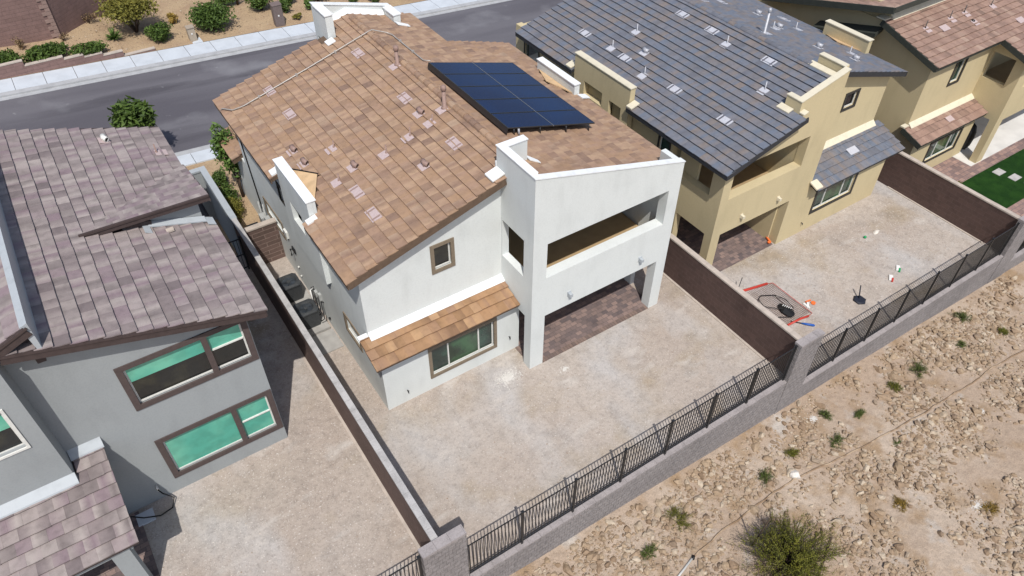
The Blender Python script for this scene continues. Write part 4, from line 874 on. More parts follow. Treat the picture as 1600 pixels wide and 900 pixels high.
slab(bm, [(-2.95, py0-.1, ll(-2.95)+.1), (-2.75, py0-.15, ll(-2.75)+.1), (-2.75, py0+.2, ll(-2.75)+.1), (-2.95, py0+.25, ll(-2.95)+.1)], .04)
slab(bm, [(-4.55, py0-.2, ll(-4.55)+.1), (-4.38, py0-.25, ll(-4.38)+.1), (-4.38, py0+.15, ll(-4.38)+.1), (-4.55, py0+.15, ll(-4.55)+.1)], .04)
child('flashing', bm, 'flash_grey', HL)
rcowl(TL, (-4.44, 9.01, ll(-4.44)), -.305, mats='frame_white', patch='vent_pink'); rpipe(TL, (-3.22, 8.12, ll(-3.22)), -.305, .34, .022)
bm = B(); box(bm, -4.05, -3.85, 3.6, 3.75, ll(-3.95)+.05, ll(-3.95)+.1); child('patch', bm, 'cap_tan', HL)
# higher roof at the far left
def lh(x): return 8.69+.42*(x+7.45)
bm = B(); slab(bm, [(-12.5, -.2, lh(-12.5)), (-7.5, -.2, lh(-7.5)), (-7.5, 10.2, lh(-7.5)), (-12.5, 10.2, lh(-12.5))], .2)
box(bm, -7.7, -7.52, .0, 10.1, 7.4, lh(-7.6)-.2); child('upper_roof', bm, 'fascia_umber', HL)
tiles('upper_tiles', (-12.5, -.22, lh(-12.5)+.01), uy, (1, 0, .42), 10.4, 4.95*math.sqrt(1+.42**2), 'tile_taupe', HL, expo=.335, tw=.33, seed=35, th=.022)
bm = B(); hexa(bm, [(-7.51, -.23, 7.95), (-7.42, -.23, 7.95), (-7.42, 10.2, 7.95), (-7.51, 10.2, 7.95), (-7.58, -.23, lh(-7.58)+.06), (-7.42, -.23, lh(-7.42)+.05), (-7.42, 10.2, lh(-7.42)+.05), (-7.58, 10.2, lh(-7.58)+.06)]); child('parapet_flashing', bm, 'flash_grey', HL)
bm = B(); bar(bm, (-12.4, -.24, lh(-12.4)-.12), (-7.48, -.24, lh(-7.48)-.12), .05, .26); bar(bm, (-12.4, -.28, lh(-12.4)-.02), (-7.46, -.28, lh(-7.46)-.02), .03, .06); child('fascia', bm, 'fascia_umber', HL)
# windows
window(HL, '-y', .17, -6.49, -3.27, 1.45, 3.25, 'trim_umber', .16, ((0, .67, 'glass_dark', .0, 'blind_green'), (.67, 1, 'glass_dark', .0, 'blind_green')))
window(HL, '-y', .17, -6.49, -3.27, 4.60, 6.24, 'trim_umber', .16, ((0, .67, 'glass_dark', .58, 'blind_green'), (.67, 1, 'glass_dark', .52, 'blind_green')))
window(HL, '-y', -.45, -9.42, -8.66, 5.56, 6.98, 'frame_white', .06, ((0, 1, 'glass_dark', .52, 'blind_green'),))
for z0 in (1.45, 4.60):   # mullion trim between the two sashes and the sash rail
    F = FR('-y', .17); bm = B(); xm = -6.33+.67*(2.9); fbox(bm, F, xm-.075, xm+.075, z0+.16, z0+1.64 if z0 > 2 else z0+1.64, -.02, .03); child('mullion', bm, 'trim_umber', HL)
    bm = B(); zz = z0+.16+1.48*(.5); fbox(bm, F, xm+.11, -3.46, zz-.022, zz+.022, -.083, -.04); child('sash_rail', bm, 'frame_white', HL)
# pent roof over the patio
def lp(y): return 4.04+.235*(y-.17)
bm = B(); slab(bm, [(-13, -2.58, lp(-2.58)-.02), (-7.56, -2.58, lp(-2.58)-.02), (-7.56, .165, lp(.165)-.02), (-13, .165, lp(.165)-.02)], .14); child('patio_roof', bm, 'fascia_umber', HL)
tiles('patio_tiles', (-13, -2.63, lp(-2.63)), (1, 0, 0), (0, 1, .235), 5.47, 2.86, 'tile_taupe', HL, expo=.335, tw=.34, seed=37, jit=.012, clip=lambda v_: [(0, 5.47)] if v_ < 2.2 else [(4.75, 5.47)] if v_ > 2.2 else [(0, 5.47)])
bm = B(); F = FR('-y', .17); hexa(bm, [(-8.28, -.02, lp(-.02)+.06), (-7.5, -.02, lp(-.02)+.06), (-7.5, .168, lp(.168)+.05), (-8.28, .168, lp(.168)+.05), (-8.28, 0, lp(0)+.1), (-7.5, 0, lp(0)+.1), (-7.5, .168, 4.28), (-8.28, .168, 4.28)])
hexa(bm, [(-13, -.66, lp(-.66)+.06), (-8.27, -.66, lp(-.66)+.06), (-8.27, -.452, lp(-.452)+.05), (-13, -.452, lp(-.452)+.05), (-13, -.64, lp(-.64)+.1), (-8.27, -.64, lp(-.64)+.1), (-8.27, -.452, lp(-.452)+.24), (-13, -.452, lp(-.452)+.24)])
child('flashing', bm, 'flash_grey', HL)
bm = B(); box(bm, -8.25, -7.83, -2.45, -2.1, GL-.3, lp(-2.4)-.16); box(bm, -13, -7.75, -2.4, -2.15, 2.9, lp(-2.4)-.17); box(bm, -7.95, -7.75, -2.098, .169, 3.0, 3.3); child('patio_column', bm, 'grey_stucco', HL)
bm = B(); box(bm, -7.8, -7.34, -.42, -.02, GL, GL+.05); tag(link('concrete_pad', bm, 'concrete'), 'small square pale concrete pad in the shade beside the grey house wall', 'pad')
bm = B(); tube(bm, [(-6.99, .12, 1.47), (-6.98, .02, 1.44), (-6.93, -.02, 1.3), (-6.72, -.12, 1.02), (-6.85, -.35, .93), (-7.2, -.42, .93), (-7.6, -.3, 1.02), (-7.85, -.15, 1.1), (-8.0, -.1, 1.15)], .02, 8)
h_ = tag(link('garden_hose', bm, 'rubber', smooth=True), 'black garden hose looping from the grey house wall to the patio', 'hose')
bm = B(); tube(bm, [(-6.99, .17, 1.5), (-6.99, .06, 1.48)], .022, 8); tube(bm, [(-6.99, .08, 1.5), (-6.985, .04, 1.38)], .03, 8); child('hose_tap', bm, 'frame_white', HL)
bm = B(); box(bm, -13, -7.7, -2.3, .1, GL, GL+.03); struct(link('patio_paving', bm, 'paver'))
# side gate of the grey house
g = empty('metal_gate', (-2.4, 8.2, GL), 'black metal side gate between the grey house and the side wall', 'gate')
bm = B(); 
for i in range(14): x = -3.2+i*.12; box(bm, x-.01, x+.01, 8.19, 8.21, GL+.1, GL+1.5)
child('picket', bm, 'black_metal', g); g.children[0].name = 'picket_row'
bm = B()
for z in (.12, .75, 1.48): box(bm, -3.24, -1.6, 8.185, 8.215, GL+z-.02, GL+z+.02)
box(bm, -1.66, -1.6, 8.17, 8.23, GL, GL+1.6); box(bm, -3.24, -3.18, 8.17, 8.23, GL, GL+1.6); child('gate_frame', bm, 'black_metal', g)

# ------------------------------------------------------------------ house C (far right, terracotta roof)
gc = GC; XC = 27.4; s3 = .295
def cz(y): return 4.45+s3*(y-.12)
HC = empty('tan_house', (32, 5, gc), 'tan stucco two-storey house with terracotta roof at the far right', 'house')
bm = B()
wall(bm, '-y', -.18, .2, [(XC, gc-.3), (32.6, gc-.3), (32.6, .72), (XC, .72)], [(29.07, 31.55, -1.08, 0.0)])
wall(bm, '-y', .48, .2, [(XC, .7), (32.409, .7), (32.409, cz(.48)-.12), (XC, cz(.48)-.12)], [(29.55, 30.25, 2.72, 3.9)])
wall(bm, '-x', XC, .2, [(.02, gc-.3), (12, gc-.3), (12, 5.0), (3.2, 5.2), (.682, cz(.682)-.12), (.682, .72), (.02, .7)])
wall(bm, '-y', -1.2, .35, [(32.41, gc-.3), (32.95, gc-.3), (32.95, .55), (40, .55), (40, 4.0), (32.41, 4.0)], [(33.2, 38.5, 2.2, 3.6)])
wall(bm, '-x', 32.41, .25, [(-.849, .55), (-.72, .55), (-.72, gc-.3), (-.62, gc-.3), (-.62, .55), (.479, .55), (.479, cz(.479)-.12), (-.849, cz(-.849)-.12)], [(-.75, .40, 2.33, 3.67)]) if False else None
wall(bm, '-x', 32.41, .25, [(-.849, .55), (.479, .55), (.479, cz(.479)-.12), (-.849, cz(-.849)-.12)], [(-.72, .40, 2.33, 3.62)])
box(bm, 32.7, 40, 1.6, 1.8, gc, 4.5); box(bm, 32.4, 32.6, .03, 1.6, gc, .7)
child('wall', bm, 'yellow_stucco', HC)
bm = B(); box(bm, 32.67, 40, -.84, 1.6, .9, 1.15); child('balcony_floor', bm, 'deck_tan', HC)
window(HC, '-y', 1.6, 33.0, 35.5, 1.2, 3.6, 'trim_dark', .07, ((0, .5, 'glass_dark'), (.5, 1, 'glass_dark')), name='balcony_door')
bm = B(); box(bm, 33.0, 33.06, -.1, .9, 1.15, 1.9); child('railing', bm, 'frame_white', HC)
bm = B(); slab(bm, [(27.05, .14, cz(.14)-.02), (32.05, .14, cz(.14)-.02), (32.05, 3.2, cz(3.2)-.02), (27.05, 3.2, cz(3.2)-.02)], .16)
slab(bm, [(32.05, -1.55, cz(-1.55)-.02), (42, -1.55, cz(-1.55)-.02), (42, 3.2, cz(3.2)-.02), (32.05, 3.2, cz(3.2)-.02)], .16); child('roof', bm, 'fascia_green', HC)
bm = B(); bar(bm, (27.03, .12, cz(.12)-.12), (32.03, .12, cz(.12)-.12), .05, .22); bar(bm, (27.02, .1, cz(.1)-.12), (27.02, 3.3, cz(3.3)-.12), .06, .26); bar(bm, (32.03, .1, cz(.1)-.12), (32.03, -1.58, cz(-1.58)-.12), .06, .26); bar(bm, (32, -1.58, cz(-1.58)-.12), (42, -1.58, cz(-1.58)-.12), .05, .22); child('fascia', bm, 'fascia_green', HC)
TC = tiles('roof_tiles', (27.02, -1.58, cz(-1.58)), (1, 0, 0), (0, 1, s3), 15, (3.2+1.58)*math.sqrt(1+s3*s3), 'tile_terra', HC, expo=.335, seed=41, clip=lambda v_: [(0 if v_/1.0426-1.58 > .06 else 5.0, 15)])
for p in [(28.6, 2.07), (30.47, 2.08), (31.57, 2.08), (33.5, 1.9)]: rpipe(TC, (*p, cz(p[1])), s3, .4, .02, ax='y', mats='black_metal')
rpipe(TC, (31.5, 1.5, cz(1.5)), s3, .08, .05, ax='y', mats='black_metal')
for p in [(29.57, 1.71), (34.1, .6)]:
    bm = B(); sf = slopeframe((*p, cz(p[1])), s3, 'y'); sbox(bm, sf, -.17, .17, -.25, .25, .045, .075); o = link('roof_vent', bm, 'vent_pink'); o.parent = TC
def pzc(y): return .85+.33*(y+.61)
bm = B(); slab(bm, [(27.07, -.6, pzc(-.6)-.02), (32.4, -.6, pzc(-.6)-.02), (32.4, .475, pzc(.475)-.02), (27.07, .475, pzc(.475)-.02)], .14); bar(bm, (27.05, -.62, pzc(-.62)-.1), (27.05, .5, pzc(.5)-.1), .05, .26); child('pent_roof', bm, 'fascia_green', HC)
tiles('pent_tiles', (27.05, -.63, pzc(-.63)), (1, 0, 0), (0, 1, .33), 5.35, 1.15, 'tile_terra', HC, expo=.36, seed=42, jit=.01)
bm = B(); hexa(bm, [(XC, .25, pzc(.25)+.05), (32.4, .25, pzc(.25)+.05), (32.4, .478, pzc(.478)+.04), (XC, .478, pzc(.478)+.04), (XC, .27, pzc(.27)+.08), (32.4, .27, pzc(.27)+.08), (32.4, .478, pzc(.478)+.17), (XC, .478, pzc(.478)+.17)]); box(bm, 27.03, 27.38, .4, .62, 1.22, 1.29); child('flashing', bm, 'flash_cream', HC)
bm = B(); sf = slopeframe((29.9, -.1, pzc(-.1)), .33, 'y'); sbox(bm, sf, -.15, .15, -.22, .22, .045, .075); child('roof_vent', bm, 'vent_pink', HC)
window(HC, '-y', -.18, 28.97, 31.65, -1.18, .09, 'trim_dark', .1, ((0, .27, 'glass'), (.27, .74, 'glass_green'), (.74, 1, 'glass')))
window(HC, '-y', .48, 29.45, 30.35, 2.62, 4.0, 'trim_dark', .1, ((0, 1, 'glass'),))
# upper rear storey and its roof
bm = B(); box(bm, 27.45, 42, 3.22, 11, 4.2, 5.9); hexa(bm, [(26.0, 3.22, gc), (27.398, 3.22, gc), (27.398, 11, gc), (26.0, 11, gc), (26.35, 3.22, 3.9), (27.398, 3.22, 3.9), (27.398, 11, 3.9), (26.35, 11, 3.9)]) if False else None
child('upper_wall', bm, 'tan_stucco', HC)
bm = B(); hexa(bm, [(27.47, 3.02, cz(3.02)+.05), (42, 3.02, cz(3.02)+.05), (42, 3.218, cz(3.2)+.02), (27.47, 3.218, cz(3.2)+.02), (27.47, 3.04, cz(3.02)+.09), (42, 3.04, cz(3.02)+.09), (42, 3.218, cz(3.2)+.22), (27.47, 3.218, cz(3.2)+.22)]); slab(bm, [(27.0, 3.15, 5.44), (27.45, 3.15, 5.44), (27.45, 3.6, 5.44), (27.0, 3.6, 5.44)], .05); child('flashing', bm, 'flash_cream', HC)
def cu(y): return 6.15-.27*(y-2.75)
bm = B(); slab(bm, [(26.75, 2.77, cu(2.77)), (42, 2.77, cu(2.77)), (42, 10, cu(10)), (26.75, 10, cu(10))], .2); child('upper_roof', bm, 'fascia_green', HC)
bm = B(); bar(bm, (26.73, 2.73, cu(2.73)-.08), (42, 2.73, cu(2.73)-.08), .05, .24); bar(bm, (26.72, 2.73, cu(2.73)-.09), (26.72, 10, cu(10)-.09), .06, .28); child('fascia', bm, 'fascia_green', HC)
tiles('upper_tiles', (42, 10, cu(10)+.01), (-1, 0, 0), (0, -1, .27), 15.25, 7.25*math.sqrt(1+.27**2), 'tile_terra', HC, expo=.335, seed=43, th=.022)
bm = B(); slab(bm, [(26.9, 3.3, 4.75), (27.395, 3.3, 4.95), (27.395, 6.6, 4.0), (26.9, 6.6, 3.8)], .2); child('side_roof', bm, 'fascia_green', HC)
# patio, paving and lawn of the tan house
bm = B(); box(bm, 32.0, 42, -1.23, 1.6, gc-.1, gc+.03); struct(link('patio_slab', bm, 'slab_white'))
bm = B(); box(bm, 25.9, 32.0, -1.8, -.2, gc-.1, gc+.02); box(bm, 32.0, 42, -1.8, -1.232, gc-.1, gc+.022); box(bm, 28.5, 31.1, -6.2, -4.2, gc-.1, gc+.02); box(bm, 31.1, 42, -6.2, -3.95, gc-.1, gc+.02); struct(link('paving', bm, 'paver_pink'))
bm = B(); box(bm, 25.9, 42, -4.2, -1.802, gc-.1, gc+.025); box(bm, 25.9, 28.5, -6.2, -4.202, gc-.1, gc+.024); L_ = link('lawn', bm, 'lawn'); tag(L_, 'bright green artificial lawn behind the tan house', 'lawn', kind='stuff')
for i, (x, y) in enumerate(((32.72, -2.3), (32.95, -3.0), (33.2, -3.7), (33.4, -4.35))):
    bm = B(); box(bm, x-.3, x+.3, y-.2, y+.2, gc, gc+.05); o = link('stepping_stone', bm, 'cap_grey'); tag(o, 'square pale concrete stepping stone on the green lawn, '+('nearest the tan house patio', 'second from the patio', 'third from the patio', 'fourth from the patio')[i], 'stepping stone', 'stepping stones on the lawn')
# draped dark furniture cover by the patio opening
bm = B(); bmesh.ops.create_icosphere(bm, subdivisions=2, radius=1)
for v in bm.verts: v.co = V((v.co.x*.3*(1+.2*mn.noise(v.co*2)), v.co.y*.3, max(-.9, v.co.z)*.8))
o = link('patio_curtain', bm, 'rubber', smooth=True); o.location = (32.9, -.1, gc+.85); tag(o, 'dark bundled cover standing in the patio opening of the tan house', 'cover')

# ------------------------------------------------------------------ AC units and side yard things
def ac(y, label):
    z0 = .12; x = -.66; root = empty('air_conditioner', (x, y, 0), label, 'air conditioner', 'air conditioners beside the white house')
    bm = B(); w0, w1 = .31, .38; P = []
    hexa(bm, [(x-w0, y-w0, z0), (x+w0, y-w0, z0), (x+w0, y+w0, z0), (x-w0, y+w0, z0), (x-w1+.03, y-w1+.03, .84), (x+w1-.03, y-w1+.03, .84), (x+w1-.03, y+w1-.03, .84), (x-w1+.03, y+w1-.03, .84)])
    for k in range(9):
        z = z0+.08+k*.08; w = w0+(w1-w0-.03)*(z-z0)/(.84-z0)+.006; box(bm, x-w, x+w, y-w, y+w, z, z+.012)
    child('cabinet', bm, 'ac_grey', root)
    bm = B(); n = 20; v0 = []; v1 = []; v2 = []; v3 = []
    for k in range(n):
        a = 2*math.pi*k/n; ca, sa = math.cos(a), math.sin(a); e = min(1/max(abs(ca), 1e-6), 1/max(abs(sa), 1e-6)); e = min(e, 1.25)
        v0.append(bm.verts.new((x+ca*w1*e, y+sa*w1*e, .84))); v1.append(bm.verts.new((x+ca*w1*e, y+sa*w1*e, .90))); v2.append(bm.verts.new((x+ca*.29, y+sa*.29, .93))); v3.append(bm.verts.new((x+ca*.25, y+sa*.25, .86)))
    for a, b in ((v0, v1), (v1, v2), (v2, v3)):
        for k in range(n): bm.faces.new((a[k], a[(k+1) % n], b[(k+1) % n], b[k]))
    bm.faces.new(v0[::-1]); child('top_cover', bm, 'ac_grey', root)
    bm = B(); tube(bm, [(x, y, .845), (x, y, .86)], .25, 20)
    for k in range(5):
        a = k*2*math.pi/5; d = V((math.cos(a), math.sin(a), 0)); e = V((-d.y, d.x, 0)); c = V((x, y, .875))
        vs = [bm.verts.new(c+p) for p in (d*.04, d*.24+e*.02, d*.22+e*.13+V((0, 0, .02)), d*.05+e*.06+V((0, 0, .02)))]; bm.faces.new(vs)
    child('fan', bm, 'ac_fan', root)
    bm = B(); tube(bm, [(x, y, .86), (x, y, .9)], .07, 12); child('fan_hub', bm, 'ac_grey', root)
ac(6.68, 'dark grey air conditioner beside the white house, the one nearer the street'); ac(5.05, 'dark grey air conditioner beside the white house, the one nearer the fence')
for a_, lb in (((-1.2, -.1, 4.45, 5.5, -.02, .12), 'concrete pad under the air conditioner nearer the fence'), ((-1.2, -.1, 6.2, 7.2, -.02, .12), 'concrete pad under the air conditioner nearer the street'), ((-1.1, -.06, 3.4, 4.4, -.02, .05), 'flat concrete slab on the side yard ground in front of the air conditioners')):
    bm = B(); box(bm, *a_); tag(link('equipment_pad', bm, 'concrete_pad'), lb, 'pad')
root = empty('refrigerant_lines', (-.05, 5.5, .6), 'black insulated pipes and disconnect boxes on the side wall above the air conditioners', 'pipes')
bm = B()
for k, (y, z) in enumerate(((5.85, .95), (5.5, .85), (5.2, 1.0), (4.95, .9))): tube(bm, [(0, y, z), (-.1, y, z+.02), (-.14, y-.15, z-.35), (-.2, y-.35, z-.45), (-.33, y-.3, .35)], .022, 6)
child('hose', bm, 'rubber', root)
bm = B(); box(bm, -.1, -.002, 5.45, 5.62, .75, 1.0); box(bm, -.1, -.002, 5.05, 5.2, .9, 1.2); child('disconnect_box', bm, 'box_grey', root)
bm = B(); tube(bm, [(-.06, 5.75, .2), (-.06, 5.75, 1.0), (-.2, 5.7, 1.0), (-.2, 5.65, .2)], .03, 8); child('white_pipe', bm, 'plastic_white', root)
root = empty('utility_meter', (-.3, 10.9, 0), 'grey utility meters and pipes on the side wall beyond the brown return wall', 'utility meter')
bm = B(); box(bm, -.25, -.002, 10.5, 10.9, .7, 1.1); box(bm, -.2, -.002, 9.9, 10.2, .9, 1.4); child('meter_box', bm, 'box_grey', root)
bm = B(); box(bm, -.75, -.3, 10.9, 11.3, 0.0, .45); child('backflow_box', bm, 'ac_dark', root)
bm = B()
for y, h_ in ((10.3, 1.9), (10.6, 1.3), (11.0, 1.6)): tube(bm, [(-.1, y, 0), (-.1, y, h_)], .03, 8)
child('riser_pipe', bm, 'box_grey', root)

# ------------------------------------------------------------------ vegetation
def foliage(name, c, rad, n, size, m, root, seed, shape='ball', lay=0, stretch=1.0):
    r = random.Random(seed); bm = B(); vals = []; c = V(c); cl = []
    k = max(5, int(n/70))
    for i in range(k):
        d = V((r.gauss(0, 1), r.gauss(0, 1), r.gauss(0, 1))).normalized()*r.uniform(.35, .95)
        cl.append((V((d.x*rad[0], d.y*rad[1], d.z*rad[2]))*.8, r.uniform(.35, .6), r.random()))
    for i in range(n):
        cc, cr, cv = cl[r.randrange(k)]; d = V((r.gauss(0, 1), r.gauss(0, 1), r.gauss(0, 1))); d = d.normalized()*cr*r.random()**.4
        p = c+cc*.85+V((d.x*rad[0], d.y*rad[1], d.z*rad[2]))
        a = V((r.gauss(0, 1), r.gauss(0, 1), r.gauss(0, .7)+.25)).normalized(); b = a.orthogonal().normalized(); b.rotate(Matrix.Rotation(r.random()*6.3, 3, a))
        s = size*r.uniform(.6, 1.4); w = b.cross(a)
        vs = [bm.verts.new(p+q) for q in (-a*s*stretch, b*s*.42+w*s*.1, a*s*stretch, -b*s*.42)]
        bm.faces.new(vs); vals.append(min(.99, max(0, .5*cv+.5*r.random())))
    o = child(name, bm, m, root); set_rnd(o.data, vals); return o
def stems(c, top, n, r0, root, seed, spread=.5, m='bark', name='trunk'):
    r = random.Random(seed); bm = B(); c = V(c)
    for i in range(n):
        a = r.random()*6.28; e = V((math.cos(a)*spread*r.uniform(.4, 1), math.sin(a)*spread*r.uniform(.4, 1), top*r.uniform(.6, 1)))
        mid = V((e.x*.35, e.y*.35, e.z*.5))+V((r.uniform(-.05, .05), r.uniform(-.05, .05), 0)); tube(bm, [c-V((0, 0, .05)), c+mid, c+e], [r0, r0*.7, r0*.25], 6)
        for _ in range(2):
            f = r.uniform(.4, .8); s = c+mid+(e-mid)*f*.8; g_ = V((r.uniform(-1, 1), r.uniform(-1, 1), r.uniform(.2, 1)))*spread*.5; tube(bm, [s, s+g_], [r0*.4, r0*.12], 5)
    return child(name, bm, m, root)
def shrub(label, x, y, z, rx, ry, h, m='leaf_deep', n=500, size=.05, seed=0, cat='shrub', name='shrub', group=None, stretch=1):
    root = empty(name, (x, y, z), label, cat, group)
    stems((x, y, z), h*.8, 5, .015+h*.012, root, seed, rx*.7, name='stem'); foliage('foliage', (x, y, z+h*.52), (rx, ry, h*.5), n, size, m, root, seed+1, stretch=stretch); return root
# big creosote bush
def creosote(label, x, y, z, R, h, n, seed, m='leaf_creosote', dens=1.0):
    root = empty('creosote_bush', (x, y, z), label, 'bush'); r = random.Random(seed); bm = B(); lb = B(); vals = []; P0 = V((x, y, z-.05)); big = R > .6
    el_ = r.uniform(.75, 1.25); rot = r.random()*3.1
    def twig(p, p2, c):
        n_ = max(3, int((p2-p).length/(.028 if big else .022)*dens)); bw = .003 if big else .002
        if r.random() < .7: tube(bm, [p, p2], [bw*1.4, bw*.5], 3, cap=False)
        for j in range(n_):
            u = p.lerp(p2, (j+r.random())/n_)+V((r.gauss(0, 1), r.gauss(0, 1), r.gauss(0, 1)))*(.012 if big else .007)
            w = V((r.gauss(0, 1), r.gauss(0, 1), r.gauss(.3, .8))).normalized()*(.026 if big else .018); nr = w.orthogonal().normalized(); nr.rotate(Matrix.Rotation(r.random()*6.3, 3, w)); nr *= (.010 if big else .007)
            lb.faces.new([lb.verts.new(u+q_) for q_ in (-w*.3, w*.4+nr, w, w*.4-nr)]); vals.append(min(.99, max(0, c+r.uniform(-.2, .2))))
    for i in range(n):
        a = r.random()*6.28; q = r.random()**.55; ra = R*(1+.25*math.sin(a*2+rot)+.12*math.sin(a*5+seed))*r.uniform(.75, 1.15)
        e = V((math.cos(a)*ra*q*el_, math.sin(a)*ra*q/el_, h*(1.05-.6*q*q)*r.uniform(.7, 1.1)))
        m1 = V((e.x*.35, e.y*.35, e.z*.5))+V((r.uniform(-.07, .07)*R, r.uniform(-.07, .07)*R, 0)); b0, b1 = P0+m1, P0+e
        tube(bm, [P0, b0, b1], [.014*h+.002, .008*h+.001, .002], 4, cap=False)
        c0 = r.random()
        for k in range(12 if big else 5):
            t = r.uniform(.1, 1); p = b0.lerp(b1, t); d = ((b1-b0).normalized()*.9+V((r.gauss(0, .6), r.gauss(0, .6), r.gauss(.35, .5)))).normalized()
            twig(p, p+d*r.uniform(.35, 1)*(.34 if big else R*.45), .25+.45*c0)
    child('branches', bm, 'bark', root); o = child('foliage', lb, m, root); set_rnd(o.data, vals); return root
creosote('large olive green creosote bush at the bottom edge of the desert slope', 7.75, -10.6, -1.62, 1.45, 1.7, 270, 3, dens=1.15)
bm = B(); tube(bm, [(7.4, -9.6, tz(7.4, -9.6)+.0), (7.35, -9.75, .35)], .022, 6); tube(bm, [(7.4, -9.6, tz(7.4, -9.6)), (7.37, -9.65, -.9)], .03, 6)
tag(link('stake', bm, 'bark'), 'thin dark stake rising at the left side of the large creosote bush', 'stake')
bm = B(); tube(bm, [(8.2, -11.4, -1.35), (9.1, -10.9, -.75)], .04, 6); tag(link('stake', bm, 'bark'), 'dark leaning stick poking out of the right side of the large creosote bush', 'stake')
DB = [(9.55, -8.15, .26, .3, 'leaf_deep', 'dark green bush above the white boulder, left one beside the pipe'), (5.95, -7.75, .36, .34, 'leaf_creosote', 'olive bush between the retaining wall and the pipe joint'), (4.45, -8.1, .24, .26, 'leaf_deep', 'dark green bush left of the pipe joint near the bottom edge'),
      (11.1, -7.98, .2, .22, 'leaf_creosote', 'small yellow-green bush nearest the wall left of the desert slope'), (12.75, -8.45, .24, .25, 'leaf_deep', 'small green bush just above the pipe in the middle of the slope'), (13.4, -7.5, .2, .28, 'leaf_deep', 'round dark green bush beside a white patch below the cream house fence'),
      (14.55, -8.1, .17, .22, 'leaf_deep', 'little green bush right of the round dark bush on the slope'), (16.75, -8.0, .22, .24, 'leaf_creosote', 'yellow-green low bush left of the bushiest desert shrub'), (18.3, -7.95, .32, .34, 'leaf_deep', 'fullest bright green bush on the slope below the cream house fence'),
      (22.5, -7.15, .27, .34, 'leaf_deep', 'dark green bush closest to the retaining wall at upper right'), (23.25, -8.5, .2, .2, 'leaf_creosote', 'faint green tuft near the right edge of the slope'), (21.0, -8.05, .18, .24, 'leaf_deep', 'small dark bush between the two bushes at upper right'),
      (14.65, -9.6, .13, .12, 'leaf_deep', 'tiny green sprig right under the pipe in the middle of the slope'), (12.6, -11.2, .24, .14, 'leaf_gold', 'dry yellow tuft low on the slope right of the creosote bush'), (15.0, -12.9, .26, .12, 'leaf_gold', 'flat yellow dry tuft beside a white patch at lower right')]
for i, (x, y, R, h, m_, lb) in enumerate(DB):
    m_ = {'leaf_deep': 'leaf_bush'}.get(m_, m_)
    creosote(lb, x, y, tz(x, y), R*1.25, h*.95, 60+(i*11) % 40, 50+i, m_, 1.6); 
for o in [o for o in COL.objects if o.name.startswith('creosote_bush') and o['label'] != 'large olive green creosote bush at the bottom edge of the desert slope']: o.name = 'desert_bush'; o['group'] = 'small bushes on the desert slope'
# white calcium patches on the ground
M['chalk'] = mat('chalk', (.58, .56, .52), .95, [(9, 5, .85, .4, .7)], [(30, .5, .01)])
def patch(x, y, z, R, n, seed, label):
    r = random.Random(seed); bm = B()
    for i in range(n):
        a = r.random()*6.28; q = abs(r.gauss(0, .42))*R; s = R*r.uniform(.02, .07)*(1.2 if q < R*.3 else .7); px, py = x+math.cos(a)*q*1.3, y+math.sin(a)*q*.8
        zz = (tz(px, py) if z is None else z); k = [bm.verts.new((px+math.cos(t_)*s*r.uniform(.6, 1.2), py+math.sin(t_)*s*r.uniform(.6, 1.2), zz+.002)) for t_ in [j*6.283/6 for j in range(6)]]
        tp = bm.verts.new((px, py, zz+s*.35))
        for j in range(6): bm.faces.new((k[j], k[(j+1) % 6], tp))
    tag(link('chalk_patch', bm, 'chalk'), label, 'spilled powder', kind='stuff')
patch(4.05, -1.0, 0, .5, 800, 1, 'white plaster powder spilled on the dirt near the left patio column')
patch(5.9, -1.75, 0, .38, 130, 2, 'faint white specks of plaster on the dirt in front of the patio')
patch(12.95, -7.35, None, .4, 160, 3, 'white chalky patch beside the round dark bush on the slope')
patch(14.75, -12.6, None, .4, 260, 4, 'white chalky patch beside the dry tuft at lower right')
patch(18.6, -10.4, None, .38, 200, 5, 'round white chalky patch on the right part of the slope')

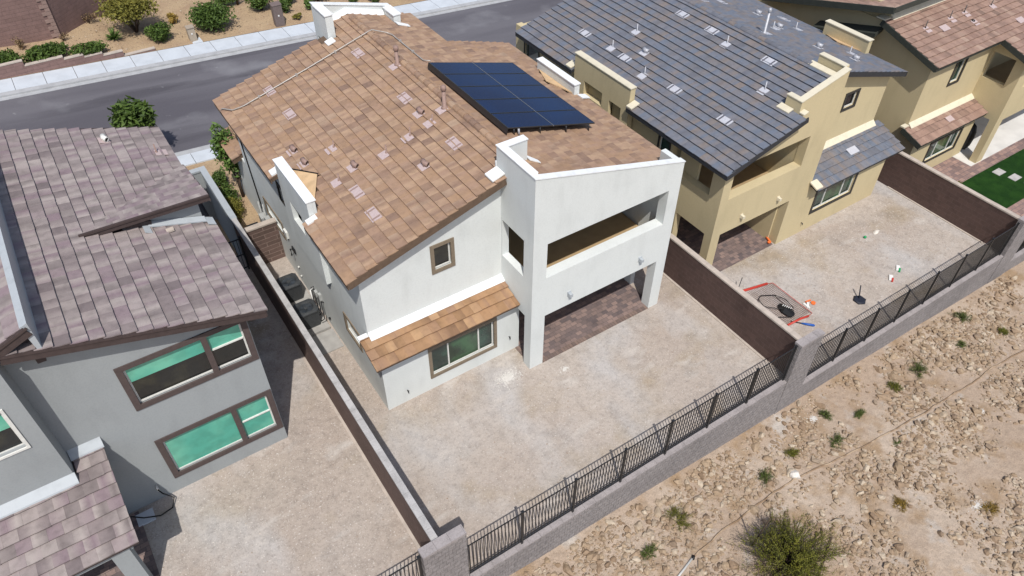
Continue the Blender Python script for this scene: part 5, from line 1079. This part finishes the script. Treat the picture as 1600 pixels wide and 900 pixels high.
# far garden
def gg(x, y): return gz(x, y)
FG = [('dense dark green rounded bush beside the sidewalk utility pedestal', 4.05, 30.7, 1.3, 1.25, 1.6, 'leaf_deep', 6500, .09), ('round olive green bush left of the small utility pedestal', .9, 30.35, .82, .72, 1.0, 'leaf_deep', 2400, .08),
      ('low sprawling juniper at the left end of the stepped wall', -6.9, 30.3, 1.1, .75, .7, 'leaf_deep', 2000, .09), ('wide sprawling juniper spilling over the middle of the stepped wall', -4.9, 30.15, 1.4, .75, .8, 'leaf_deep', 3000, .09), ('dark sprawling juniper at the right end of the stepped wall', -3.0, 29.95, 1.2, .6, .75, 'leaf_deep', 2400, .09),
      ('small bushy plant behind the brown utility box', 8.55, 31.0, .5, .5, .9, 'leaf_deep', 500, .09), ('clump of broad leaves right of the brown utility box', 9.95, 30.9, .5, .45, .7, 'leaf_bright', 420, .09), ('low yellow-green tuft between the utility box and the white parapet', 8.85, 29.95, .38, .35, .4, 'leaf_olive', 300, .07),
      ('leafy green shrub at the top edge above the brown utility box', 9.1, 32.2, .7, .6, .8, 'leaf_deep', 700, .09), ('large dark shrub at the top edge left of the brown utility box', 7.35, 32.0, .95, .8, 1.3, 'leaf_deep', 1800, .09), ('green shrub at the top edge above the white front parapet', 11.0, 31.9, .8, .6, .8, 'leaf_deep', 900, .09),
      ('small shrub above the left part of the white front parapet', 11.9, 30.2, .35, .3, .35, 'leaf_olive', 200, .07), ('small green shrub above the middle of the white front parapet', 12.85, 30.6, .45, .4, .5, 'leaf_deep', 400, .08), ('green shrub above the right part of the white front parapet', 14.2, 30.4, .5, .45, .7, 'leaf_bright', 450, .08), ('green shrub at the top edge beside the far sidewalk', 16.1, 30.1, .5, .4, .6, 'leaf_deep', 400, .08),
      ('golden flowering clump left of the small utility pedestal', 2.1, 32.4, .45, .4, .7, 'leaf_gold', 420, .08), ('leggy dry brown shrub at the foot of the tall brown wall corner', -2.2, 33.4, .7, .6, .7, 'leaf_dry', 260, .06), ('dry brown twiggy shrub between the two left junipers', -5.9, 31.4, .4, .4, .7, 'leaf_dry', 160, .06), ('dry brown twiggy shrub above the middle juniper', -3.85, 31.5, .35, .35, .6, 'leaf_dry', 130, .05), ('shrub at the top edge right of the dense rounded bush', 5.6, 33.6, .9, .7, .9, 'leaf_deep', 900, .09)]
for i, (lb, x, y, rx, ry, h, m_, n, s) in enumerate(FG): shrub(lb, x, y, gg(x, y), rx, ry, h, m_, n, s, 200+i*3)
# agave-like bright plant
root = empty('agave', (-1.4, 31.0, gg(-1.4, 31)), 'spiky bright green agave on the sandy bank above the stepped wall', 'plant'); bm = B(); vals = []; r = random.Random(9)
for i in range(90):
    a = r.random()*6.28; e = r.uniform(.3, 1.3); d = V((math.cos(a)*math.cos(e), math.sin(a)*math.cos(e), math.sin(e))); s = V((-d.y, d.x, 0)).normalized()*.035; L_ = r.uniform(.45, .75); c = V((-1.4, 31.0, gg(-1.4, 31)+.02))
    bm.faces.new([bm.verts.new(c+q_) for q_ in (s*.6, d*L_*.5+s, d*L_-V((0, 0, .05)), d*L_*.5-s, -s*.6)]); vals.append(r.random())
o = child('leaves', bm, 'leaf_bright', root); set_rnd(o.data, vals)
def tree(name, label, x, y, z, ht, R, H, m_, n, s, seed, nt_=4, stretch=1.0, group=None):
    root = empty(name, (x, y, z), label, 'tree', group); stems((x, y, z), ht+H*.8, nt_, .05+ht*.02, root, seed, R*.6); foliage('crown', (x, y, z+ht+H), (R, R, H), n, s, m_, root, seed+1, stretch=stretch); return root
tree('palo_verde', 'yellow-green palo verde tree beside the tall brown wall corner at the top', -.05, 32.0, gg(-.05, 32.0), .75, 1.85, .8, 'leaf_olive', 5600, .085, 301, 6)
tree('palo_verde', 'sparse yellow-flowered tree at the top edge right of the dense rounded bush', 6.3, 33.4, gg(6.3, 33.4), .9, .8, .6, 'leaf_gold', 700, .08, 302, 4)
tree('street_tree', 'leafy dark green tree in front of the street behind the grey roof', -2.95, 18.75, .2, 1.05, 1.12, 1.15, 'leaf_deep', 2100, .15, 303, 4, 1.3)
tree('street_tree', 'slender young tree beside the front corner of the white house', -.12, 13.75, 0, 1.1, .68, 1.4, 'leaf_bright', 1700, .09, 304, 3, 1.3)
for i, (lb, x, y, rx, ry, h, n) in enumerate((('green hedge shrub beside the garden wall in the side yard', -.75, 13.6, .5, .7, 1.15, 1800), ('leafy shrub against the garden wall near the brown return wall', -.85, 12.5, .48, .75, 1.1, 1800), ('small green shrub at the front end of the garden wall', -.7, 15.0, .5, .65, 1.0, 1300))): shrub(lb, x, y, -.05, rx, ry, h, 'leaf_olive' if i == 1 else 'leaf_deep', n, .06, 400+i*3)
bm = B(); box(bm, -1.4, .0, 9.3, 17.1, -.3, -.0); struct(link('side_yard_ground', bm, 'side_dirt'))
gravel('side_yard_gravel', 500, (-1.35, 0, 9.5, 17), .012, .07, 'rock', 61, lambda x, y: 0, None, 'brown stones strewn over the planted side yard of the white house')
bm = B(); box(bm, -1.4, -.02, 0.0, 9.1, -.3, .004); struct(link('side_path', bm, 'yard_dirt'))
# small plants in the corner of the tan house yard
shrub('thin dry-tipped plants at the lawn corner behind the right side wall', 29.6, -1.9, gc, .5, .3, .5, 'leaf_olive', 200, .04, 500)

# far street side: tall wall, stepped wall, pedestals
bm = B(); zb = gg(-4, 32)-.5
prism(bm, [(-30, 32.05, zb), (-3.9, 32.05, zb), (-3.9, 32.05, zb+5), (-30, 32.05, zb+5)], (0, .3, 0)); r1 = empty('tall_wall', (-5, 32, zb), 'tall brown block wall with a corner at the top left across the street', 'block wall'); child('wall', bm, 'block_far', r1)
bm = B(); prism(bm, [(-3.898, 32.05, zb), (.0, 35.8, zb), (.0, 35.8, zb+4.5), (-3.898, 32.05, zb+5)], (-.2, .22, 0)); child('return_wall', bm, 'block_far', r1)
bm = B()
for k in range(25): box(bm, -4.1-(.2 if k % 2 else 0), -3.86, 32.0, 32.04, zb+k*.2+.01, zb+k*.2+.19)
child('quoin', bm, 'block_quoin', r1)
root = empty('stepped_wall', (-4, 29.5, .6), 'low stepped brown block wall along the far sidewalk below the junipers', 'retaining wall')
for (a, b, y, h) in ((-12, -6.1, 29.45, .55), (-6.1, -4.25, 29.45, .52), (-4.25, -3.28, 29.45, .46), (-3.28, -2.36, 29.45, .38), (-2.36, -1.35, 29.45, .28), (-1.35, .3, 29.45, .08)):
    bm = B(); box(bm, a, b-.003, y-.06, y+.14, sz((a+b)/2)-.4, sz((a+b)/2)+h); child('step', bm, 'block_far', root)
    bm = B(); box(bm, a, b-.003, y-.075, y+.155, sz((a+b)/2)+h+.001, sz((a+b)/2)+h+.05); child('cap', bm, 'cap_tan', root)
# pedestals
root = empty('utility_pedestal', (2.55, 29.9, sz(2.5)), 'small tan utility pedestal on a concrete pad at the far sidewalk', 'utility box'); x, y, z = 2.5, 29.85, sz(2.5)
bm = B(); hexa(bm, [(x-.2, y-.22, z), (x+.2, y-.22, z), (x+.2, y+.2, z), (x-.2, y+.2, z), (x-.2, y-.1, z+.75), (x+.2, y-.1, z+.75), (x+.2, y+.2, z+.75), (x-.2, y+.2, z+.75)]); child('cabinet', bm, 'box_tan', root)
bm = B(); hexa(bm, [(x-.22, y-.14, z+.751), (x+.22, y-.14, z+.751), (x+.22, y+.22, z+.751), (x-.22, y+.22, z+.751), (x-.22, y-.14, z+.8), (x+.22, y-.14, z+.8), (x+.22, y+.22, z+.84), (x-.22, y+.22, z+.84)]); child('lid', bm, 'box_tan', root)
bm = B(); box(bm, x-.05, x+.03, y-.19, y-.165, z+.42, z+.5); child('label_plate', bm, 'plastic_white', root)
bm = B(); box(bm, x-.45, x+.4, 29.363, 30.25, z-.2, z+.03); child('pad', bm, 'concrete', root)
root = empty('utility_box', (7.55, 29.6, sz(7.5)), 'tall brown utility box standing behind the far sidewalk', 'utility box'); x, y, z = 7.6, 29.68, sz(7.6)
bm = B(); box(bm, x-.28, x+.28, y-.2, y+.2, z, z+1.3); child('cabinet', bm, 'box_brown', root)
bm = B(); hexa(bm, [(x-.3, y-.22, z+1.302), (x+.3, y-.22, z+1.302), (x+.3, y+.22, z+1.302), (x-.3, y+.22, z+1.302), (x-.3, y-.22, z+1.34), (x+.3, y-.22, z+1.34), (x+.3, y+.22, z+1.4), (x-.3, y+.22, z+1.4)]); child('lid', bm, 'box_brown', root)
bm = B(); box(bm, x-.05, x+.04, y-.212, y-.202, z+.65, z+.74); child('label_plate', bm, 'plastic_white', root)
bm = B(); box(bm, x-.95, x-.35, 29.363, 29.75, z-.15, z+.04); child('pad', bm, 'concrete', root)
gravel('garden_gravel', 3500, (-8, 20, 29.9, 37), .02, .07, 'rock', 71, gg, None, 'tan gravel covering the planted bank across the street')

# ------------------------------------------------------------------ toys in the cream house yard
z = GB
root = empty('soccer_goal', (15.2, -3.1, z), 'collapsed toy goal net with red padded ends beside the dark side wall', 'toy goal')
bm = B(); tube(bm, [(14.4, -1.75, z+.05), (14.78, -1.88, z+.05), (15.89, -2.13, z+.07)], .055, 8); child('red_pad', bm, 'plastic_red', root)
bm = B(); tube(bm, [(14.82, -4.16, z+.05), (15.5, -4.2, z+.05), (15.88, -4.27, z+.05)], .045, 8); child('red_pad', bm, 'plastic_red', root)
bm = B(); tube(bm, [(15.89, -2.13, z+.06), (16.12, -2.22, z+.06), (16.12, -4.25, z+.05), (15.88, -4.27, z+.05)], .012, 6)
tube(bm, [(14.45, -1.9, z+.03), (14.45, -4.1, z+.03)], .012, 6); child('border_rope', bm, 'plastic_red', root)
bm = B()
for i in range(26): y = -2.2-i*.077; bar(bm, (14.45, y, z+.02), (16.1, y-.0, z+.02), .011, .003)
for i in range(20): x = 14.5+i*.083; bar(bm, (x, -1.95-(x-14.5)*.12, z+.022), (x, -4.15, z+.022), .011, .003)
child('net', bm, 'net', root)
root = empty('folding_goal', (15.3, -3.4, z), 'black folded pop-up goal with white lettering lying on the net', 'toy goal')
bm = B(); tube(bm, [(15.6, -2.76, z+.1), (15.1, -2.5, z+.12), (14.88, -2.6, z+.1), (14.75, -3.0, z+.12), (15.05, -3.35, z+.16), (15.45, -3.6, z+.14), (15.58, -3.76, z+.12), (15.26, -3.98, z+.1), (14.82, -3.68, z+.08)], .016, 6)
tube(bm, [(15.6, -2.76, z+.1), (15.75, -3.2, z+.14), (15.66, -3.7, z+.12)], .016, 6); tube(bm, [(15.6, -2.76, z+.1), (15.45, -3.0, z+.2), (15.5, -3.5, z+.14)], .014, 6); child('hoop', bm, 'rubber', root)
bm = B(); r = random.Random(4)
vs = [bm.verts.new((15.35+math.cos(a)*.2*(1+.25*r.random()), -3.62+math.sin(a)*.36*(1+.2*r.random()), z+.09+.05*r.random())) for a in [k*.6283 for k in range(10)]]; tp = bm.verts.new((15.33, -3.55, z+.2)); bt = bm.verts.new((15.33, -3.55, z+.02))
for k in range(10): bm.faces.new((vs[k], vs[(k+1) % 10], tp)); bm.faces.new((vs[(k+1) % 10], vs[k], bt))
child('fabric', bm, 'rubber', root)
bm = B()
for k in range(5): bar(bm, (15.30+k*.035, -3.42-k*.07, z+.215), (15.40+k*.03, -3.40-k*.07, z+.215), .03, .006)
child('lettering', bm, 'plastic_white', root)
def bat(label, p, q_, m_, grip='rubber'):
    root = empty('toy_bat', p, label, 'toy bat'); p, q_ = V(p), V(q_); bm = B(); tube(bm, [p.lerp(q_, .42), p.lerp(q_, .6), p.lerp(q_, .95), q_], [.022, .045, .05, .03], 10); child('barrel', bm, m_, root)
    bm = B(); tube(bm, [p, p.lerp(q_, .05), p.lerp(q_, .42)], [.03, .016, .02], 8); child('handle', bm, grip, root)
bat('blue toy bat lying by the corner of the goal net', (15.1, -4.1, z+.05), (15.68, -4.75, z+.05), 'plastic_blue')
root = empty('toy_blaster', (16.4, -3.9, z), 'white and orange toy blaster lying right of the goal net', 'toy')
bm = B(); box(bm, 16.22, 16.30, -4.0, -3.7, z, z+.07); bar(bm, (16.22, -3.95, z+.04), (16.45, -3.75, z+.04), .08, .05); child('body', bm, 'plastic_white', root)
bm = B(); tube(bm, [(16.62, -3.88, z), (16.62, -3.88, z+.06)], .09, 14); bar(bm, (16.4, -3.68, z+.04), (16.65, -3.72, z+.04), .05, .05); child('orange_drum', bm, 'plastic_orange', root)
root = empty('pole_base', (18.3, -4.75, z), 'dark hexagonal rubber base with a short pole near the cream house fence', 'toy')
bm = B(); tube(bm, [(18.3, -4.78, z), (18.3, -4.78, z+.05), (18.3, -4.78, z+.07)], [.26, .26, .2], 6); child('base', bm, 'rubber_navy', root)
bm = B(); tube(bm, [(18.32, -4.72, z+.06), (18.5, -4.5, z+.5)], .025, 8); child('pole', bm, 'rubber_navy', root)
bm = B(); bmesh.ops.create_uvsphere(bm, u_segments=14, v_segments=10, radius=.065); o = link('toy_ball', bm, 'plastic_green', smooth=True); o.location = (21.67, -2.42, z+.06); tag(o, 'small green ball on the cream house yard', 'ball')
bm = rockmesh(80); bmesh.ops.scale(bm, vec=(.16, .14, .1), verts=bm.verts); o = link('stone', bm, 'rock_white'); o.location = (22.38, -2.47, z+.04); tag(o, 'cream coloured block of stone on the yard near the green ball', 'stone')
for lb, x, y, m1, m2 in (('small white and green package lying near the cream house fence', 21.2, -4.45, 'plastic_white', 'plastic_green'), ('small white and red toy lying left of the green and white package', 20.45, -4.66, 'plastic_white', 'plastic_red')):
    root = empty('toy_package', (x, y, z), lb, 'toy'); bm = B(); bar(bm, (x-.15, y-.1, z+.03), (x+.13, y+.1, z+.03), .15, .04); child('body', bm, m1, root); bm = B(); bar(bm, (x-.17, y-.17, z+.04), (x+.02, y-.06, z+.045), .07, .05); child('trim', bm, m2, root)
bm = B(); bar(bm, (17.9, -.45, z+.1), (18.02, -.1, z+.12), .07, .07); tube(bm, [(17.85, -.4, z+.08), (17.85, -.4, z+.14)], .06, 10); tag(link('toy', bm, 'plastic_orange'), 'orange toy inside the patio opening of the cream house', 'toy')
bm = B(); bar(bm, (14.45, -1.85, z+.2), (14.85, -1.62, z+.55), .03, .03); tag(link('stick', bm, 'rubber'), 'short black stick leaning beside the dark wall next to the red pad', 'stick')

# parts inherit nothing else; keep only top-level objects described
for o in COL.objects:
    if o.parent:
        for k in ('category', 'group'):
            if k in o.keys(): del o[k]
